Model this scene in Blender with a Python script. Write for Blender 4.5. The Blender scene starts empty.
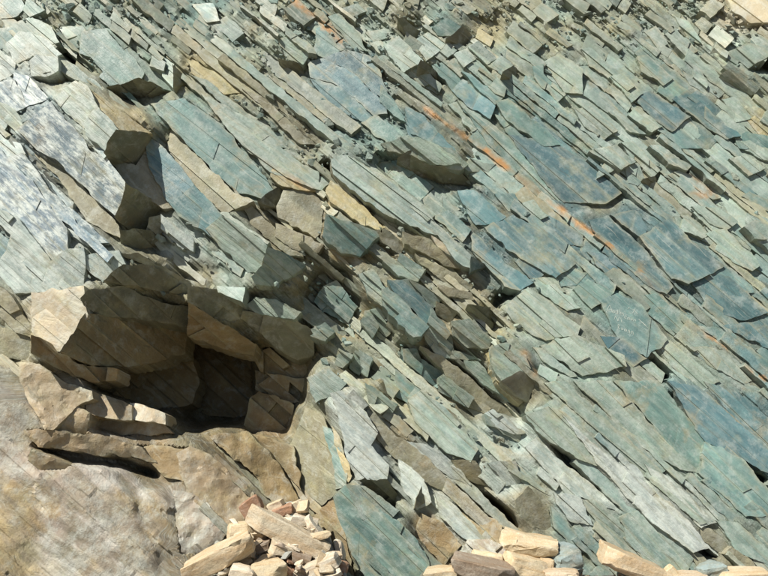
import bpy, bmesh, math, random
import numpy as np
from mathutils import Vector, Matrix
from mathutils.geometry import delaunay_2d_cdt

random.seed(7)
RNG = np.random.default_rng(11)
scene = bpy.context.scene
COL = scene.collection

# ------------------------------------------------------------------ camera
CAM_Z, PITCH, LENS, DIST = 1.6, math.radians(4.0), 35.0, 5.6
cam_data = bpy.data.cameras.new('camera')
cam = bpy.data.objects.new('camera', cam_data)
COL.objects.link(cam)
cam.location = (0, 0, CAM_Z)
cam.rotation_euler = (math.pi / 2 + PITCH, 0, 0)
cam_data.lens = LENS
cam_data.sensor_width = 36.0
cam_data.clip_end = 500
scene.camera = cam

# ------------------------------------------------------------------ sky and sun
SUN_DIR = Vector((-0.56, -0.48, 0.86)).normalized()      # towards the sun
world = bpy.data.worlds.new('World')
scene.world = world
world.use_nodes = True
wn = world.node_tree.nodes
sky = wn.new('ShaderNodeTexSky')
sky.sky_type = 'NISHITA'
sky.sun_disc = False
sky.sun_elevation = math.asin(SUN_DIR.z)
sky.sun_rotation = math.atan2(SUN_DIR.x, SUN_DIR.y)
world.node_tree.links.new(sky.outputs[0], wn['Background'].inputs[0])
wn['Background'].inputs[1].default_value = 0.05
sun_data = bpy.data.lights.new('sun', 'SUN')
sun_data.energy = 5.0
sun_data.angle = math.radians(0.53)
sun_data.color = (1.0, 0.95, 0.85)
sun = bpy.data.objects.new('sun', sun_data)
COL.objects.link(sun)
sun.rotation_euler = SUN_DIR.to_track_quat('Z', 'Y').to_euler()
scene.view_settings.view_transform = 'Standard'
scene.view_settings.look = 'None'
scene.view_settings.exposure = 0.5
scene.view_settings.gamma = 1.0
scene.cycles.max_bounces = 4

# ------------------------------------------------------------------ pixel -> place on the leaning cliff
# the cliff's mean plane stands 5.6 m away and leans back 13 degrees; d (metres) is relief in front of that plane
LEAN = math.radians(13)
FWD = np.array([0, math.cos(PITCH), math.sin(PITCH)])
UP = np.array([0, -math.sin(PITCH), math.cos(PITCH)])
RIGHT = np.array([1.0, 0, 0])
EYE = np.array([0, 0, CAM_Z])
NRM = np.array([0, -math.cos(LEAN), math.sin(LEAN)])      # out of the cliff
PX = DIST * 36.0 / LENS / 768.0                           # metres per pixel on the plane

def place(px, py, d):
    px = np.asarray(px, float); py = np.asarray(py, float); d = np.asarray(d, float)
    k = 36.0 / LENS / 768.0
    r = FWD + np.multiply.outer((px - 384) * k, RIGHT) + np.multiply.outer((288 - py) * k, UP)
    t = DIST * (FWD @ NRM) / (r @ NRM)
    return EYE + r * (t + d / (r @ NRM))[..., None]

def project_px(p):
    v = np.asarray(p) - EYE
    f = v @ FWD
    k = 36.0 / LENS / 768.0
    return 384 + (v @ RIGHT) / f / k, 288 - (v @ UP) / f / k

# ------------------------------------------------------------------ noise
def hash2(ix, iy, seed=0):
    h = (ix.astype(np.int64) * 374761393 + iy.astype(np.int64) * 668265263 + seed * 974634721) & 0xFFFFFFFF
    h = ((h ^ (h >> 13)) * 1274126177) & 0xFFFFFFFF
    h = ((h ^ (h >> 16)) * 2246822519) & 0xFFFFFFFF
    return ((h ^ (h >> 15)) & 0xFFFFFF) / float(0xFFFFFF)

def vnoise(x, y, seed=0):
    ix = np.floor(x).astype(np.int64); iy = np.floor(y).astype(np.int64)
    fx = x - ix; fy = y - iy
    fx = fx * fx * (3 - 2 * fx); fy = fy * fy * (3 - 2 * fy)
    a = hash2(ix, iy, seed); b = hash2(ix + 1, iy, seed); c = hash2(ix, iy + 1, seed); e = hash2(ix + 1, iy + 1, seed)
    return (a + (b - a) * fx) * (1 - fy) + (c + (e - c) * fx) * fy - 0.5

def fbm(x, y, seed=0, octv=4, gain=0.5):
    s = 0; a = 1.0
    for k in range(octv):
        s = s + a * vnoise(x, y, seed + k * 17); x = x * 2.03 + 5.1; y = y * 2.03 + 1.7; a *= gain
    return s

def facets(x, y, seed=0, tilt=1.0):
    """broken-rock relief: every jittered cell is a small tilted plane; returns height and edge closeness"""
    ix = np.floor(x).astype(np.int64); iy = np.floor(y).astype(np.int64)
    best = np.full(x.shape, 9e9); second = np.full(x.shape, 9e9); h = np.zeros(x.shape)
    for dx in (-1, 0, 1):
        for dy in (-1, 0, 1):
            cx = ix + dx; cy = iy + dy
            sx = cx + 0.1 + 0.8 * hash2(cx, cy, seed); sy = cy + 0.1 + 0.8 * hash2(cx, cy, seed + 1)
            ddx = x - sx; ddy = y - sy
            q = np.maximum(np.abs(ddx), np.abs(ddy)) * 0.85 + np.hypot(ddx, ddy) * 0.15
            hh = (hash2(cx, cy, seed + 2) - 0.5) + tilt * ((hash2(cx, cy, seed + 3) - 0.5) * ddx + (hash2(cx, cy, seed + 4) - 0.5) * ddy)
            near = q < best
            second = np.where(near, best, np.minimum(second, q))
            h = np.where(near, hh, h); best = np.where(near, q, best)
    return h, second - best

# ------------------------------------------------------------------ the bedding: a scalar field whose level lines are the bed traces
DIPS = [(600, 60, 38), (660, 110, 37), (560, 170, 39), (440, 110, 37), (330, 100, 43), (300, 20, 38), (450, 220, 44), (680, 200, 42), (720, 60, 36),
        (700, 340, 41), (750, 420, 42), (620, 480, 46), (560, 430, 47), (560, 320, 42), (60, 200, 48), (20, 300, 50), (150, 60, 41), (60, 60, 40),
        (230, 110, 37), (230, 200, 42), (420, 320, 41), (420, 380, 37), (400, 460, 35), (470, 400, 35), (350, 450, 52), (380, 540, 52), (250, 350, 36),
        (700, 540, 44), (60, 480, 40), (150, 520, 42), (30, 560, 40), (130, 350, 38), (-60, 100, 44), (-60, 400, 46), (820, 200, 40), (820, 450, 42),
        (100, -60, 40), (400, -60, 38), (700, -60, 37), (200, 640, 45), (500, 640, 47), (800, 620, 44)]
def poly_terms(x, y):
    u = (x - 384) / 400.0; v = (y - 288) / 400.0
    t = []; tx = []; ty = []
    for i in range(5):
        for j in range(5 - i):
            if i + j == 0: continue
            t.append(u ** i * v ** j)
            tx.append((i * u ** max(i - 1, 0) * v ** j if i else 0 * u) / 400.0)
            ty.append((j * u ** i * v ** max(j - 1, 0) if j else 0 * u) / 400.0)
    return np.array(t), np.array(tx), np.array(ty)
_d = np.array(DIPS, float)
_t, _tx, _ty = poly_terms(_d[:, 0], _d[:, 1])
_a = np.radians(_d[:, 2])
_A = np.vstack([(_tx * np.cos(_a) + _ty * np.sin(_a)).T * 3, (-_tx * np.sin(_a) + _ty * np.cos(_a)).T, 0.0006 * np.eye(_t.shape[0])])
_b = np.concatenate([np.zeros(len(_a)), np.ones(len(_a)), np.zeros(_t.shape[0])])
PHI_C = np.linalg.lstsq(_A, _b, rcond=None)[0]
S_ANG = math.radians(41)
def bed_phi(x, y): return np.tensordot(PHI_C, poly_terms(x, y)[0], 1)
def bed_s(x, y): return (x - 384) * math.cos(S_ANG) + (y - 288) * math.sin(S_ANG)
def bed_dir(x, y):
    _, gx, gy = poly_terms(x, y)
    gx = np.tensordot(PHI_C, gx, 1); gy = np.tensordot(PHI_C, gy, 1)
    n = np.hypot(gx, gy)
    return gy / n, -gx / n                                 # unit vector along the bed
def bed_inverse(phi, s):
    x = 384 + s * math.cos(S_ANG) - phi * math.sin(S_ANG); y = 288 + s * math.sin(S_ANG) + phi * math.cos(S_ANG)
    for _ in range(12):
        _, gx, gy = poly_terms(x, y)
        gx = np.tensordot(PHI_C, gx, 1); gy = np.tensordot(PHI_C, gy, 1)
        r1 = phi - bed_phi(x, y); r2 = s - bed_s(x, y)
        c, sn = math.cos(S_ANG), math.sin(S_ANG)
        det = gx * sn - gy * c
        dx = (r1 * sn - r2 * gy) / det; dy = (gx * r2 - c * r1) / det
        x = x + np.clip(dx, -80, 80); y = y + np.clip(dy, -80, 80)
    return x, y

# ------------------------------------------------------------------ rock colours (what the rock itself is)
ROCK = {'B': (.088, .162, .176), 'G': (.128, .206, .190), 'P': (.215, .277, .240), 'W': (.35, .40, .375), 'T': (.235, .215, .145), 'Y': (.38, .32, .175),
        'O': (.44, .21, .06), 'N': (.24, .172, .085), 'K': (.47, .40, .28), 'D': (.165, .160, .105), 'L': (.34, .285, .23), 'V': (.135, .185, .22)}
#         mottle (white crust), smoothness
LOOK = {'B': (.10, 1.0), 'G': (.12, .95), 'P': (.18, .8), 'W': (.5, .75), 'T': (.12, .55), 'Y': (.15, .55), 'O': (.0, .2), 'N': (.05, .3), 'K': (.35, .7),
        'D': (.05, .3), 'L': (.5, .6), 'V': (.7, 1.0)}

# ------------------------------------------------------------------ slabs read off the photograph
# S(tile x, tile y, zoom, 'look', d cm, gx, gy (cm per 100 px of the photograph), outline in tile pixels, [name])
SLABS = []
HOLES = []
def S(ox, oy, k, look, d, gx, gy, pts, name='rock_slab', label=None):
    SLABS.append(dict(p=np.array([(ox + x / k, oy + y / k) for x, y in pts], float), look=look, d=d, gx=gx, gy=gy, name=name, label=label))
def H(ox, oy, k, depth, pts):
    HOLES.append((np.array([(ox + x / k, oy + y / k) for x, y in pts], float), depth))
# --- top row, first tile
o = (0, 0, 4)
S(*o, 'G', 13, 6, -6, [(330,130),(430,120),(500,200),(570,290),(560,310),(450,345),(400,300),(415,280),(370,230),(325,215)])
S(*o, 'P', 12, -22, 6, [(432,122),(470,150),(700,345),(690,362),(577,327),(568,284),(505,205)])
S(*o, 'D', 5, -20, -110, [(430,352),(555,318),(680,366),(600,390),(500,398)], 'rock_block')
S(*o, 'P', 15, 20, -10, [(612,225),(655,250),(650,278),(605,262)], 'rock_block')
S(*o, 'P', 14, 30, 0, [(660,240),(692,262),(690,345),(655,300)])
S(*o, 'Y', 11, -90, -20, [(694,262),(750,320),(745,335),(698,345)])
H(*o, 30, [(240,200),(325,180),(330,215),(370,290),(340,295),(280,245)])
S(*o, 'W', 16, 4, -4, [(30,175),(80,130),(160,150),(240,215),(215,225),(130,215),(70,255)])
S(*o, 'W', 19, 10, -12, [(125,245),(150,225),(225,230),(225,280),(180,300),(130,300)], 'rock_block')
S(*o, 'P', 15, -10, 4, [(228,225),(300,265),(420,358),(395,352),(310,313),(230,275)])
S(*o, 'T', 11, -10, -100, [(130,304),(225,284),(310,322),(215,332),(150,322)])
S(*o, 'G', 6, 4, 0, [(0,0),(80,0),(95,30),(60,60),(0,70)])
S(*o, 'P', 8, 5, -4, [(110,0),(170,40),(120,60),(100,40)])
S(*o, 'P', 9, 5, 6, [(55,95),(130,75),(200,110),(230,165),(200,175),(130,130),(80,125)])
S(*o, 'G', 11, -5, 5, [(-30,120),(50,110),(70,130),(25,180),(-30,200)])
S(*o, 'P', 9, 12, -20, [(250,180),(320,140),(330,180),(280,195)])
S(*o, 'P', 6, -6, 6, [(240,110),(330,105),(335,135),(270,150)])
S(*o, 'V', 22, 6, -4, [(60,295),(110,310),(190,390),(105,420),(60,335)])
S(*o, 'V', 23, 4, -6, [(-30,335),(55,325),(100,422),(60,440),(-30,385)])
S(*o, 'W', 19, 4, -8, [(-30,185),(55,255),(50,290),(-30,335)])
S(*o, 'P', 24, 4, -8, [(-20,400),(50,440),(95,490),(60,520),(10,470),(-20,440)])
H(*o, 26, [(0,480),(45,510),(50,530),(0,545)])
o = (0, 0, 3)
S(*o, 'W', 36, 12, -8, [(163,292),(228,247),(262,265),(290,320),(250,380)], 'rock_block')
S(*o, 'W', 38, 10, -14, [(255,372),(292,324),(352,390),(316,450),(262,402)], 'rock_block')
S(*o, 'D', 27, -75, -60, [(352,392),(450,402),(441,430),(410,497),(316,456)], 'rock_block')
S(*o, 'Y', 31, -40, 36, [(258,258),(300,290),(450,397),(360,386),(294,320)])
o = (0, 0, 1)
S(*o, 'V', 28, 6, -6, [(18,130),(52,103),(77,133),(90,153),(105,158),(124,182),(122,199),(114,214),(95,198),(75,176),(57,159),(38,150)], label='blue slate slab crusted with white mottling')
S(*o, 'D', 18, -65, -60, [(126,184),(140,194),(162,209),(151,219),(147,231),(132,230),(116,216),(124,199)], 'rock_block')
S(*o, 'T', 13, -20, 8, [(108,157),(137,167),(151,142),(160,175),(172,206),(162,207),(127,182)])
S(*o, 'G', 10, -4, 0, [(152,105),(185,100),(220,125),(255,165),(272,189),(260,197),(235,190),(200,155),(170,125)], label='broad smooth blue-green slab streaked with yellow')
S(*o, 'B', 13, 2, -6, [(149,138),(166,151),(193,185),(184,193),(168,200),(150,165)], label='smooth teal slab above a slanting crack')
S(*o, 'B', 13, 0, -6, [(194,187),(221,216),(210,235),(180,215),(170,202),(185,195)])
S(*o, 'P', 9, -6, 4, [(202,95),(250,120),(300,163),(330,181),(320,189),(270,170),(225,125)])
S(*o, 'T', 8, 0, 0, [(172,128),(198,157),(233,192),(252,200),(240,205),(222,212),(195,183),(168,150)])
S(*o, 'P', 12, 8, -30, [(207,230),(222,217),(266,244),(260,271),(247,271),(222,247)], 'rock_block', 'grey angular block jutting out below the teal slab')
S(*o, 'P', 14, -8, 20, [(221,214),(226,212),(268,241),(266,243)])
S(*o, 'D', 6, -130, -20, [(267,246),(270,248),(268,262),(261,272)])
S(*o, 'P', 8, -25, -30, [(269,249),(287,256),(304,266),(274,284),(257,283),(253,276),(264,266)], 'rock_block')
# --- left edge, second row
o = (0, 144, 4)
S(*o, 'W', 28, 4, -4, [(-20,-20),(75,0),(95,36),(40,52),(-20,20)])
S(*o, 'V', 32, 2, -4, [(40,54),(95,42),(200,190),(330,300),(430,390),(340,400),(270,350),(190,230),(110,130)])
S(*o, 'V', 34, 3, -5, [(-20,60),(60,110),(130,152),(170,222),(260,332),(270,420),(210,468),(150,400),(80,300),(-20,255)])
S(*o, 'W', 38, 3, -6, [(-20,262),(70,302),(150,404),(200,472),(140,590),(60,590),(-20,490),(35,420),(45,370),(-20,310)], label='whitish planar slab beside the cream block')
S(*o, 'W', 34, -4, -10, [(340,450),(470,430),(495,480),(410,545),(338,482)])
S(*o, 'B', 36, 4, -4, [(-20,345),(40,390),(30,440),(-20,480)])
S(*o, 'W', 37, 0, -10, [(205,476),(268,428),(330,420),(335,480),(330,560),(250,590),(150,590)])
S(*o, 'T', 22, -10, 8, [(95,0),(190,70),(262,112),(392,235),(470,325),(480,372),(420,345),(345,300),(240,140)])
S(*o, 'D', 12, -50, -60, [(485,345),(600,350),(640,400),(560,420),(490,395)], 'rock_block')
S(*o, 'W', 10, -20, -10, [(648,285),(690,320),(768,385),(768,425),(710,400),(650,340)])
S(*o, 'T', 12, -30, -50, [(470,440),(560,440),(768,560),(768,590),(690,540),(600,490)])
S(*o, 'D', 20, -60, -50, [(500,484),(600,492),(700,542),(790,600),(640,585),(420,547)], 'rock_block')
S(*o, 'T', 8, -40, -30, [(600,300),(645,290),(650,345),(610,380),(590,350)])
# --- second tile of the top row
o = (192, 0, 4)
S(*o, 'G', 3, 4, 0, [(500,120),(520,110),(600,198),(530,225),(490,210)])
S(*o, 'B', 5, 2, -4, [(535,232),(620,202),(720,240),(775,350),(775,405),(640,288)])
S(*o, 'B', 3, 4, -4, [(470,250),(500,245),(530,238),(640,300),(770,415),(775,450),(720,458),(645,384),(560,330),(480,310)])
S(*o, 'B', 2, 4, -4, [(478,318),(560,340),(640,388),(720,462),(682,486),(600,442),(556,422)])
S(*o, 'P', 1, -4, 2, [(550,70),(590,60),(640,110),(700,200),(640,185)])
S(*o, 'G', 0, 6, -20, [(690,492),(740,477),(790,500),(770,560),(730,540)])
S(*o, 'P', 4, 10, -16, [(350,160),(400,150),(470,210),(440,252),(380,228)], 'rock_block')
S(*o, 'D', -3, -30, -90, [(350,236),(440,258),(450,290),(400,302)], 'rock_block')
S(*o, 'P', 6, -20, 20, [(370,98),(480,188),(492,212),(460,204),(380,140)])
S(*o, 'G', 2, 4, 4, [(0,20),(80,20),(105,78),(60,82)])
S(*o, 'P', 3, 4, -8, [(90,100),(140,70),(200,130),(160,162)], 'rock_block')
S(*o, 'Y', 5, -8, 6, [(-10,235),(120,310),(205,350),(190,370),(120,370),(0,292)])
S(*o, 'P', 6, -8, 4, [(0,302),(60,322),(160,402),(300,500),(420,590),(300,590),(200,482)])
S(*o, 'T', 4, -10, 6, [(205,358),(300,402),(400,500),(490,575),(430,570),(330,472)])
S(*o, 'P', 2, 10, -14, [(590,40),(660,20),(690,45),(640,65)], 'rock_block')
S(*o, 'P', 0, 6, -12, [(700,130),(768,120),(775,150),(730,160)], 'rock_block')
# --- third tile of the top row
o = (384, 0, 4)
S(*o, 'P', 8, 4, -4, [(8,190),(60,150),(150,240),(80,282)])
S(*o, 'P', 3, 4, -6, [(82,290),(148,262),(225,340),(210,372)])
S(*o, 'D', 5, -70, -60, [(152,243),(236,318),(232,340),(142,264)])
S(*o, 'G', 9, 6, -20, [(200,110),(250,80),(310,110),(280,140),(220,136)], 'rock_block')
S(*o, 'P', 5, 2, 2, [(130,160),(180,130),(250,170),(170,236)])
S(*o, 'P', 6, 6, -4, [(210,222),(250,182),(285,202),(240,242)])
S(*o, 'P', 5, 4, -4, [(240,247),(290,236),(320,290),(302,302)])
S(*o, 'G', 2, 4, -4, [(195,262),(250,255),(310,312),(275,362)])
S(*o, 'B', 1, 2, -2, [(280,366),(318,322),(440,412),(420,470),(340,420)])
S(*o, 'G', 4, 2, -6, [(315,290),(350,300),(440,368),(476,384),(440,412)])
S(*o, 'P', 6, 2, -6, [(335,270),(370,240),(482,350),(475,382),(440,366)])
S(*o, 'P', 7, 6, -8, [(280,215),(330,200),(360,235),(320,262)])
S(*o, 'P', 8, 4, -8, [(345,190),(380,170),(442,232),(410,252)])
S(*o, 'P', 8, -6, -6, [(420,262),(470,230),(516,266),(478,288)], 'rock_block')
S(*o, 'D', 4, -100, -30, [(482,290),(518,267),(530,300),(510,312)])
S(*o, 'G', 4, 2, -5, [(450,406),(500,400),(620,500),(700,575),(640,580),(500,482)])
S(*o, 'G', 7, 4, -6, [(600,270),(640,262),(642,302),(722,372),(690,402),(610,312)])
S(*o, 'P', 6, 0, 0, [(645,252),(700,220),(790,280),(790,370),(722,362)])
S(*o, 'P', 2, 2, 0, [(262,420),(310,410),(402,480),(350,520)])
S(*o, 'G', 1, 2, -2, [(352,530),(420,490),(510,570),(500,590),(420,590)])
S(*o, 'G', 2, 2, -4, [(450,462),(500,482),(560,552),(520,558)])
S(*o, 'D', 4, -50, -50, [(255,152),(310,112),(345,142),(320,186)], 'rock_block')
S(*o, 'B', 4, 0, -4, [(90,432),(160,470),(200,540),(215,590),(120,590),(90,500)])
S(*o, 'G', 8, 4, -12, [(-10,345),(40,412),(82,482),(60,472),(-10,410)], 'rock_block')
S(*o, 'D', 2, -60, -50, [(60,80),(80,75),(150,130),(120,160),(90,130)])
S(*o, 'Y', 5, 10, 10, [(380,120),(430,150),(420,180),(375,150)])
o = (256, 0, 3)
S(*o, 'B', 6, 0, -6, [(450,330),(500,350),(590,440),(600,472),(540,430),(470,402)])
S(*o, 'G', 4, 8, -14, [(320,370),(365,350),(430,405),(400,432)])
S(*o, 'P', 7, 0, -26, [(380,432),(460,410),(540,436),(610,490),(520,492),(470,462),(400,452)], 'rock_block')
S(*o, 'D', 0, -20, -90, [(470,466),(520,496),(600,500),(650,562),(560,542)], 'rock_block')
o = (384, 144, 4)
S(*o, 'D', -4, -10, -60, [(60,60),(110,30),(260,110),(310,130),(240,162),(120,112)], 'rock_block')
S(*o, 'G', -6, 6, -10, [(-30,80),(60,70),(192,170),(140,217),(60,162)])
S(*o, 'P', 6, 0, -30, [(130,20),(270,20),(330,80),(300,100),(255,90)], 'rock_block')
S(*o, 'P', 0, -6, -10, [(320,90),(350,60),(440,80),(410,110),(345,105)], 'rock_block')
# --- top right tile
o = (576, 0, 4)
S(*o, 'G', 5, 2, -5, [(250,230),(290,225),(382,310),(345,336),(270,285)])
S(*o, 'G', 4, 2, -5, [(340,346),(386,320),(442,360),(382,400),(335,365)])
S(*o, 'B', 4, 2, -4, [(390,400),(450,366),(540,460),(655,540),(600,552),(520,500)])
S(*o, 'P', 4, 2, 0, [(420,262),(470,250),(522,330),(512,370),(460,332)])
S(*o, 'P', 5, 2, -3, [(140,312),(190,300),(262,370),(220,402)])
S(*o, 'B', 5, 2, -4, [(262,382),(300,370),(452,465),(380,520),(340,490),(250,412)])
S(*o, 'P', 4, 2, -2, [(25,200),(60,195),(172,290),(130,310),(60,262)])
S(*o, 'P', 3, 2, -2, [(5,272),(50,270),(130,340),(110,362)])
S(*o, 'P', 3, 2, -4, [(120,362),(150,345),(222,410),(200,442)])
S(*o, 'P', 3, 2, -4, [(215,462),(250,430),(340,502),(300,522)])
S(*o, 'G', 3, 2, -4, [(382,530),(450,475),(565,552),(530,590),(420,590)])
S(*o, 'P', 5, 2, -4, [(70,382),(110,375),(230,500),(275,532),(215,522)])
S(*o, 'P', 4, 2, -6, [(0,440),(60,430),(162,520),(110,552),(40,502)])
S(*o, 'P', 14, 0, -8, [(600,212),(700,180),(790,200),(730,240),(690,266)], 'rock_block')
H(*o, 25, [(690,266),(740,242),(790,230),(790,290),(720,285)])
S(*o, 'P', 4, 2, 4, [(280,130),(320,110),(362,170),(330,190)])
S(*o, 'P', 4, 2, 4, [(362,140),(400,120),(482,200),(440,222)])
S(*o, 'P', 3, 2, 4, [(400,70),(450,90),(500,172),(450,150)])
S(*o, 'G', 3, 2, -2, [(640,548),(690,530),(790,560),(790,590),(660,590)])
S(*o, 'P', 3, 2, 4, [(590,402),(640,395),(700,470),(640,482)])
S(*o, 'Y', 4, 2, -4, [(690,482),(720,470),(790,530),(740,542)])
S(*o, 'K', 12, 0, 20, [(600,-20),(800,-20),(800,90),(700,85),(630,40)], 'rock_block')
# --- second row, right
o = (576, 144, 4)
S(*o, 'P', 9, 0, -4, [(300,10),(340,10),(455,85),(440,100),(375,72)])
H(*o, 25, [(330,55),(375,78),(440,102),(450,115),(400,108),(360,85)])
S(*o, 'P', 4, 2, -2, [(360,132),(420,110),(500,160),(575,212),(540,217),(430,162)])
S(*o, 'P', 6, 2, -4, [(60,30),(160,10),(232,70),(170,96),(120,62)])
S(*o, 'P', 5, 2, -4, [(180,0),(230,-5),(330,100),(302,132)])
S(*o, 'D', 1, -60, -50, [(275,142),(312,135),(325,160),(300,170)])
S(*o, 'P', 6, 2, -4, [(470,252),(570,260),(642,310),(600,336),(540,312)])
S(*o, 'P', 5, 2, -4, [(490,372),(600,342),(732,480),(700,502),(640,472)])
S(*o, 'P', 4, 2, -4, [(592,345),(640,335),(702,400),(692,422)])
S(*o, 'P', 13, 2, -14, [(680,332),(720,310),(790,340),(790,378),(720,372)], 'rock_block')
S(*o, 'P', 5, 2, -4, [(620,60),(680,50),(752,95),(690,120)])
S(*o, 'G', 4, 2, -4, [(670,212),(700,195),(790,245),(790,280)])
S(*o, 'G', 4, 2, -4, [(590,492),(690,560),(705,590),(640,590),(560,512)])
S(*o, 'P', 5, 2, -4, [(400,292),(450,290),(532,360),(500,372),(410,332)])
S(*o, 'P', 3, 2, -2, [(640,0),(700,-10),(790,40),(790,75),(720,40)])
S(*o, 'P', 4, 0, 0, [(120,70),(150,100),(90,130),(95,110)])
S(*o, 'P', 4, 0, -6, [(200,90),(250,80),(272,140),(245,160),(215,150)], 'rock_block')
o = (512, 192, 3)
S(*o, 'B', 5, 1, -3, [(235,90),(290,75),(390,170),(480,280),(460,302),(400,272),(250,122)], label='blue slate slab split by fine pale lines')
S(*o, 'B', 5, 1, -3, [(300,70),(370,60),(402,108),(383,132)])
S(*o, 'B', 7, 1, -3, [(387,135),(470,85),(550,160),(632,220),(600,240),(530,270),(482,255)], label='large blue-grey slab with pale scuffs')
S(*o, 'B', 5, 2, -5, [(545,276),(622,236),(700,300),(764,360),(690,380),(600,346)])
S(*o, 'G', 7, 2, -5, [(268,332),(318,308),(385,342),(462,440),(402,492),(320,432)], 'writing_slab', 'grey-green slab with scratched handwriting')
S(*o, 'G', 6, 2, -5, [(190,292),(230,265),(262,285),(300,302),(268,328),(240,345)])
S(*o, 'P', 6, 2, -5, [(70,272),(130,282),(202,345),(162,352),(90,302)])
S(*o, 'P', 9, 2, -3, [(0,332),(50,290),(202,402),(192,428),(100,440),(60,422),(-10,362)], label='pale slab of whitish green rock below a dark ledge')
S(*o, 'P', 9, 2, -5, [(90,462),(190,432),(332,490),(340,522),(212,546),(102,472)])
S(*o, 'B', 4, 2, -4, [(640,402),(790,378),(790,475),(700,432)])
S(*o, 'G', 5, 2, -4, [(390,312),(440,310),(532,420),(510,442),(430,362)])
S(*o, 'P', 5, 2, -4, [(530,462),(640,480),(745,560),(690,570),(600,522)])
S(*o, 'P', 3, 2, -4, [(560,60),(640,50),(742,220),(700,230),(600,132)])
S(*o, 'G', 4, 2, -6, [(130,252),(182,226),(262,262),(240,270),(150,282)])
S(*o, 'B', 4, 2, -6, [(230,182),(290,192),(322,238),(280,240)])
S(*o, 'B', 6, 2, -6, [(270,435),(320,440),(400,498),(360,520),(300,480)])
S(*o, 'P', 5, 2, -4, [(440,452),(480,450),(620,565),(570,590),(480,520)])
S(*o, 'G', 5, 2, -4, [(560,405),(620,410),(760,500),(768,540),(660,470)])
H(*o, 30, [(285,270),(320,240),(370,245),(350,270),(310,286)])
H(*o, 32, [(392,520),(440,502),(470,560),(412,572)])
o = (384, 144, 4)
S(*o, 'G', 3, 2, -6, [(450,202),(520,205),(560,270),(500,262)])
S(*o, 'B', 3, 2, -4, [(300,190),(360,190),(482,290),(440,312),(370,316)])
S(*o, 'G', 3, 2, -2, [(200,292),(260,270),(342,340),(310,386)])
S(*o, 'B', 5, 2, -3, [(410,336),(520,290),(620,350),(762,475),(682,530),(540,442),(420,352)])
S(*o, 'B', 4, 2, -3, [(350,346),(400,390),(482,480),(592,550),(540,580),(480,562),(360,432)])
S(*o, 'B', 4, 2, -4, [(530,472),(560,450),(632,520),(592,540)])
S(*o, 'P', 5, 2, -6, [(560,240),(600,230),(652,285),(602,302)])
S(*o, 'B', 4, 2, -4, [(620,312),(660,290),(790,362),(790,405),(740,396)])
S(*o, 'P', 0, 4, -6, [(150,235),(200,190),(300,260),(250,270),(205,290)])
S(*o, 'P', 4, 2, -6, [(600,540),(680,535),(720,590),(640,600)])
S(*o, 'G', 4, 2, -6, [(690,532),(768,478),(800,540),(760,575),(720,560)])
o = (384, 0, 2)
S(*o, 'B', 2, 1, -3, [(252,272),(330,280),(420,340),(472,385),(440,405),(360,400),(330,370)], label='long smooth blue-green slab right of the orange seam')
S(*o, 'G', 1, 1, -3, [(150,202),(250,275),(328,370),(350,402),(320,390),(210,290)])
o = (256, 0, 3)
# --- centre
o = (192, 144, 4)
S(*o, 'T', 2, -14, -6, [(370,190),(460,180),(520,240),(510,350),(490,370),(350,290),(345,250)], 'rock_block', 'brown square-cut face with pale vertical streaks')
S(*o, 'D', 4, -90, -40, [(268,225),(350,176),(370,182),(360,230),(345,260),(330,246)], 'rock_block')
S(*o, 'Y', 6, -10, 0, [(330,80),(400,100),(500,185),(440,180),(360,160),(320,130)])
S(*o, 'Y', 9, -10, 12, [(540,190),(560,150),(640,210),(765,330),(740,345),(640,290),(560,232)])
S(*o, 'G', 8, 4, -20, [(540,285),(640,320),(730,350),(742,370),(670,442),(600,430),(530,370)], 'rock_block')
S(*o, 'T', 8, -10, -30, [(560,55),(600,90),(640,185),(740,255),(700,260),(620,200),(560,120)])
S(*o, 'T', 5, 0, -20, [(340,320),(420,360),(520,400),(500,430),(400,410),(340,370)])
S(*o, 'P', 6, 0, -16, [(380,60),(500,110),(500,160),(420,120)])
S(*o, 'T', 6, -6, -6, [(160,170),(230,240),(430,430),(440,445),(380,440),(240,320)])
H(*o, 22, [(540,300),(565,305),(560,325),(545,322)])
H(*o, 22, [(595,325),(640,330),(660,360),(620,355)])
H(*o, 22, [(510,90),(550,60),(555,130),(530,190),(510,190)])
o = (0, 0, 1)
S(*o, 'P', 13, 0, -4, [(332,159),(350,157),(384,177),(400,192),(430,217),(472,257),(470,267),(459,264),(436,234),(409,224),(384,212),(352,190),(335,175)], 'rock_slab', 'long pale bed running diagonally above the stepped ledges')
o = (384, 144, 4)
S(*o, 'B', 6, -80, -30, [(352,456),(405,490),(350,507)])
S(*o, 'T', 9, -10, -24, [(80,362),(190,392),(250,450),(330,500),(240,482),(150,422),(90,400)])
S(*o, 'T', 8, -10, -24, [(0,340),(70,390),(70,410),(0,380)])
S(*o, 'K', 9, 0, -16, [(195,370),(285,425),(290,452),(230,422)])
S(*o, 'T', 7, -8, -24, [(130,440),(240,500),(350,560),(340,580),(260,560),(150,480)])
S(*o, 'P', 7, -4, -10, [(0,470),(60,490),(160,500),(130,545),(60,520)])
o = (256, 192, 3)
S(*o, 'G', 13, 4, -8, [(380,297),(398,290),(515,400),(492,428),(470,430),(385,342)], 'rock_block')
S(*o, 'B', 12, -30, 6, [(398,266),(460,266),(525,350),(512,394),(420,302)], 'rock_block')
S(*o, 'P', 10, -40, -4, [(463,266),(500,285),(550,322),(527,345)], 'rock_block')
S(*o, 'P', 7, 0, -26, [(590,390),(640,385),(702,440),(692,466),(635,462),(600,430)], 'rock_block')
S(*o, 'P', 3, 0, -16, [(528,352),(570,402),(592,470),(645,490),(672,502),(550,492),(510,432)], 'rock_block')
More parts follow.
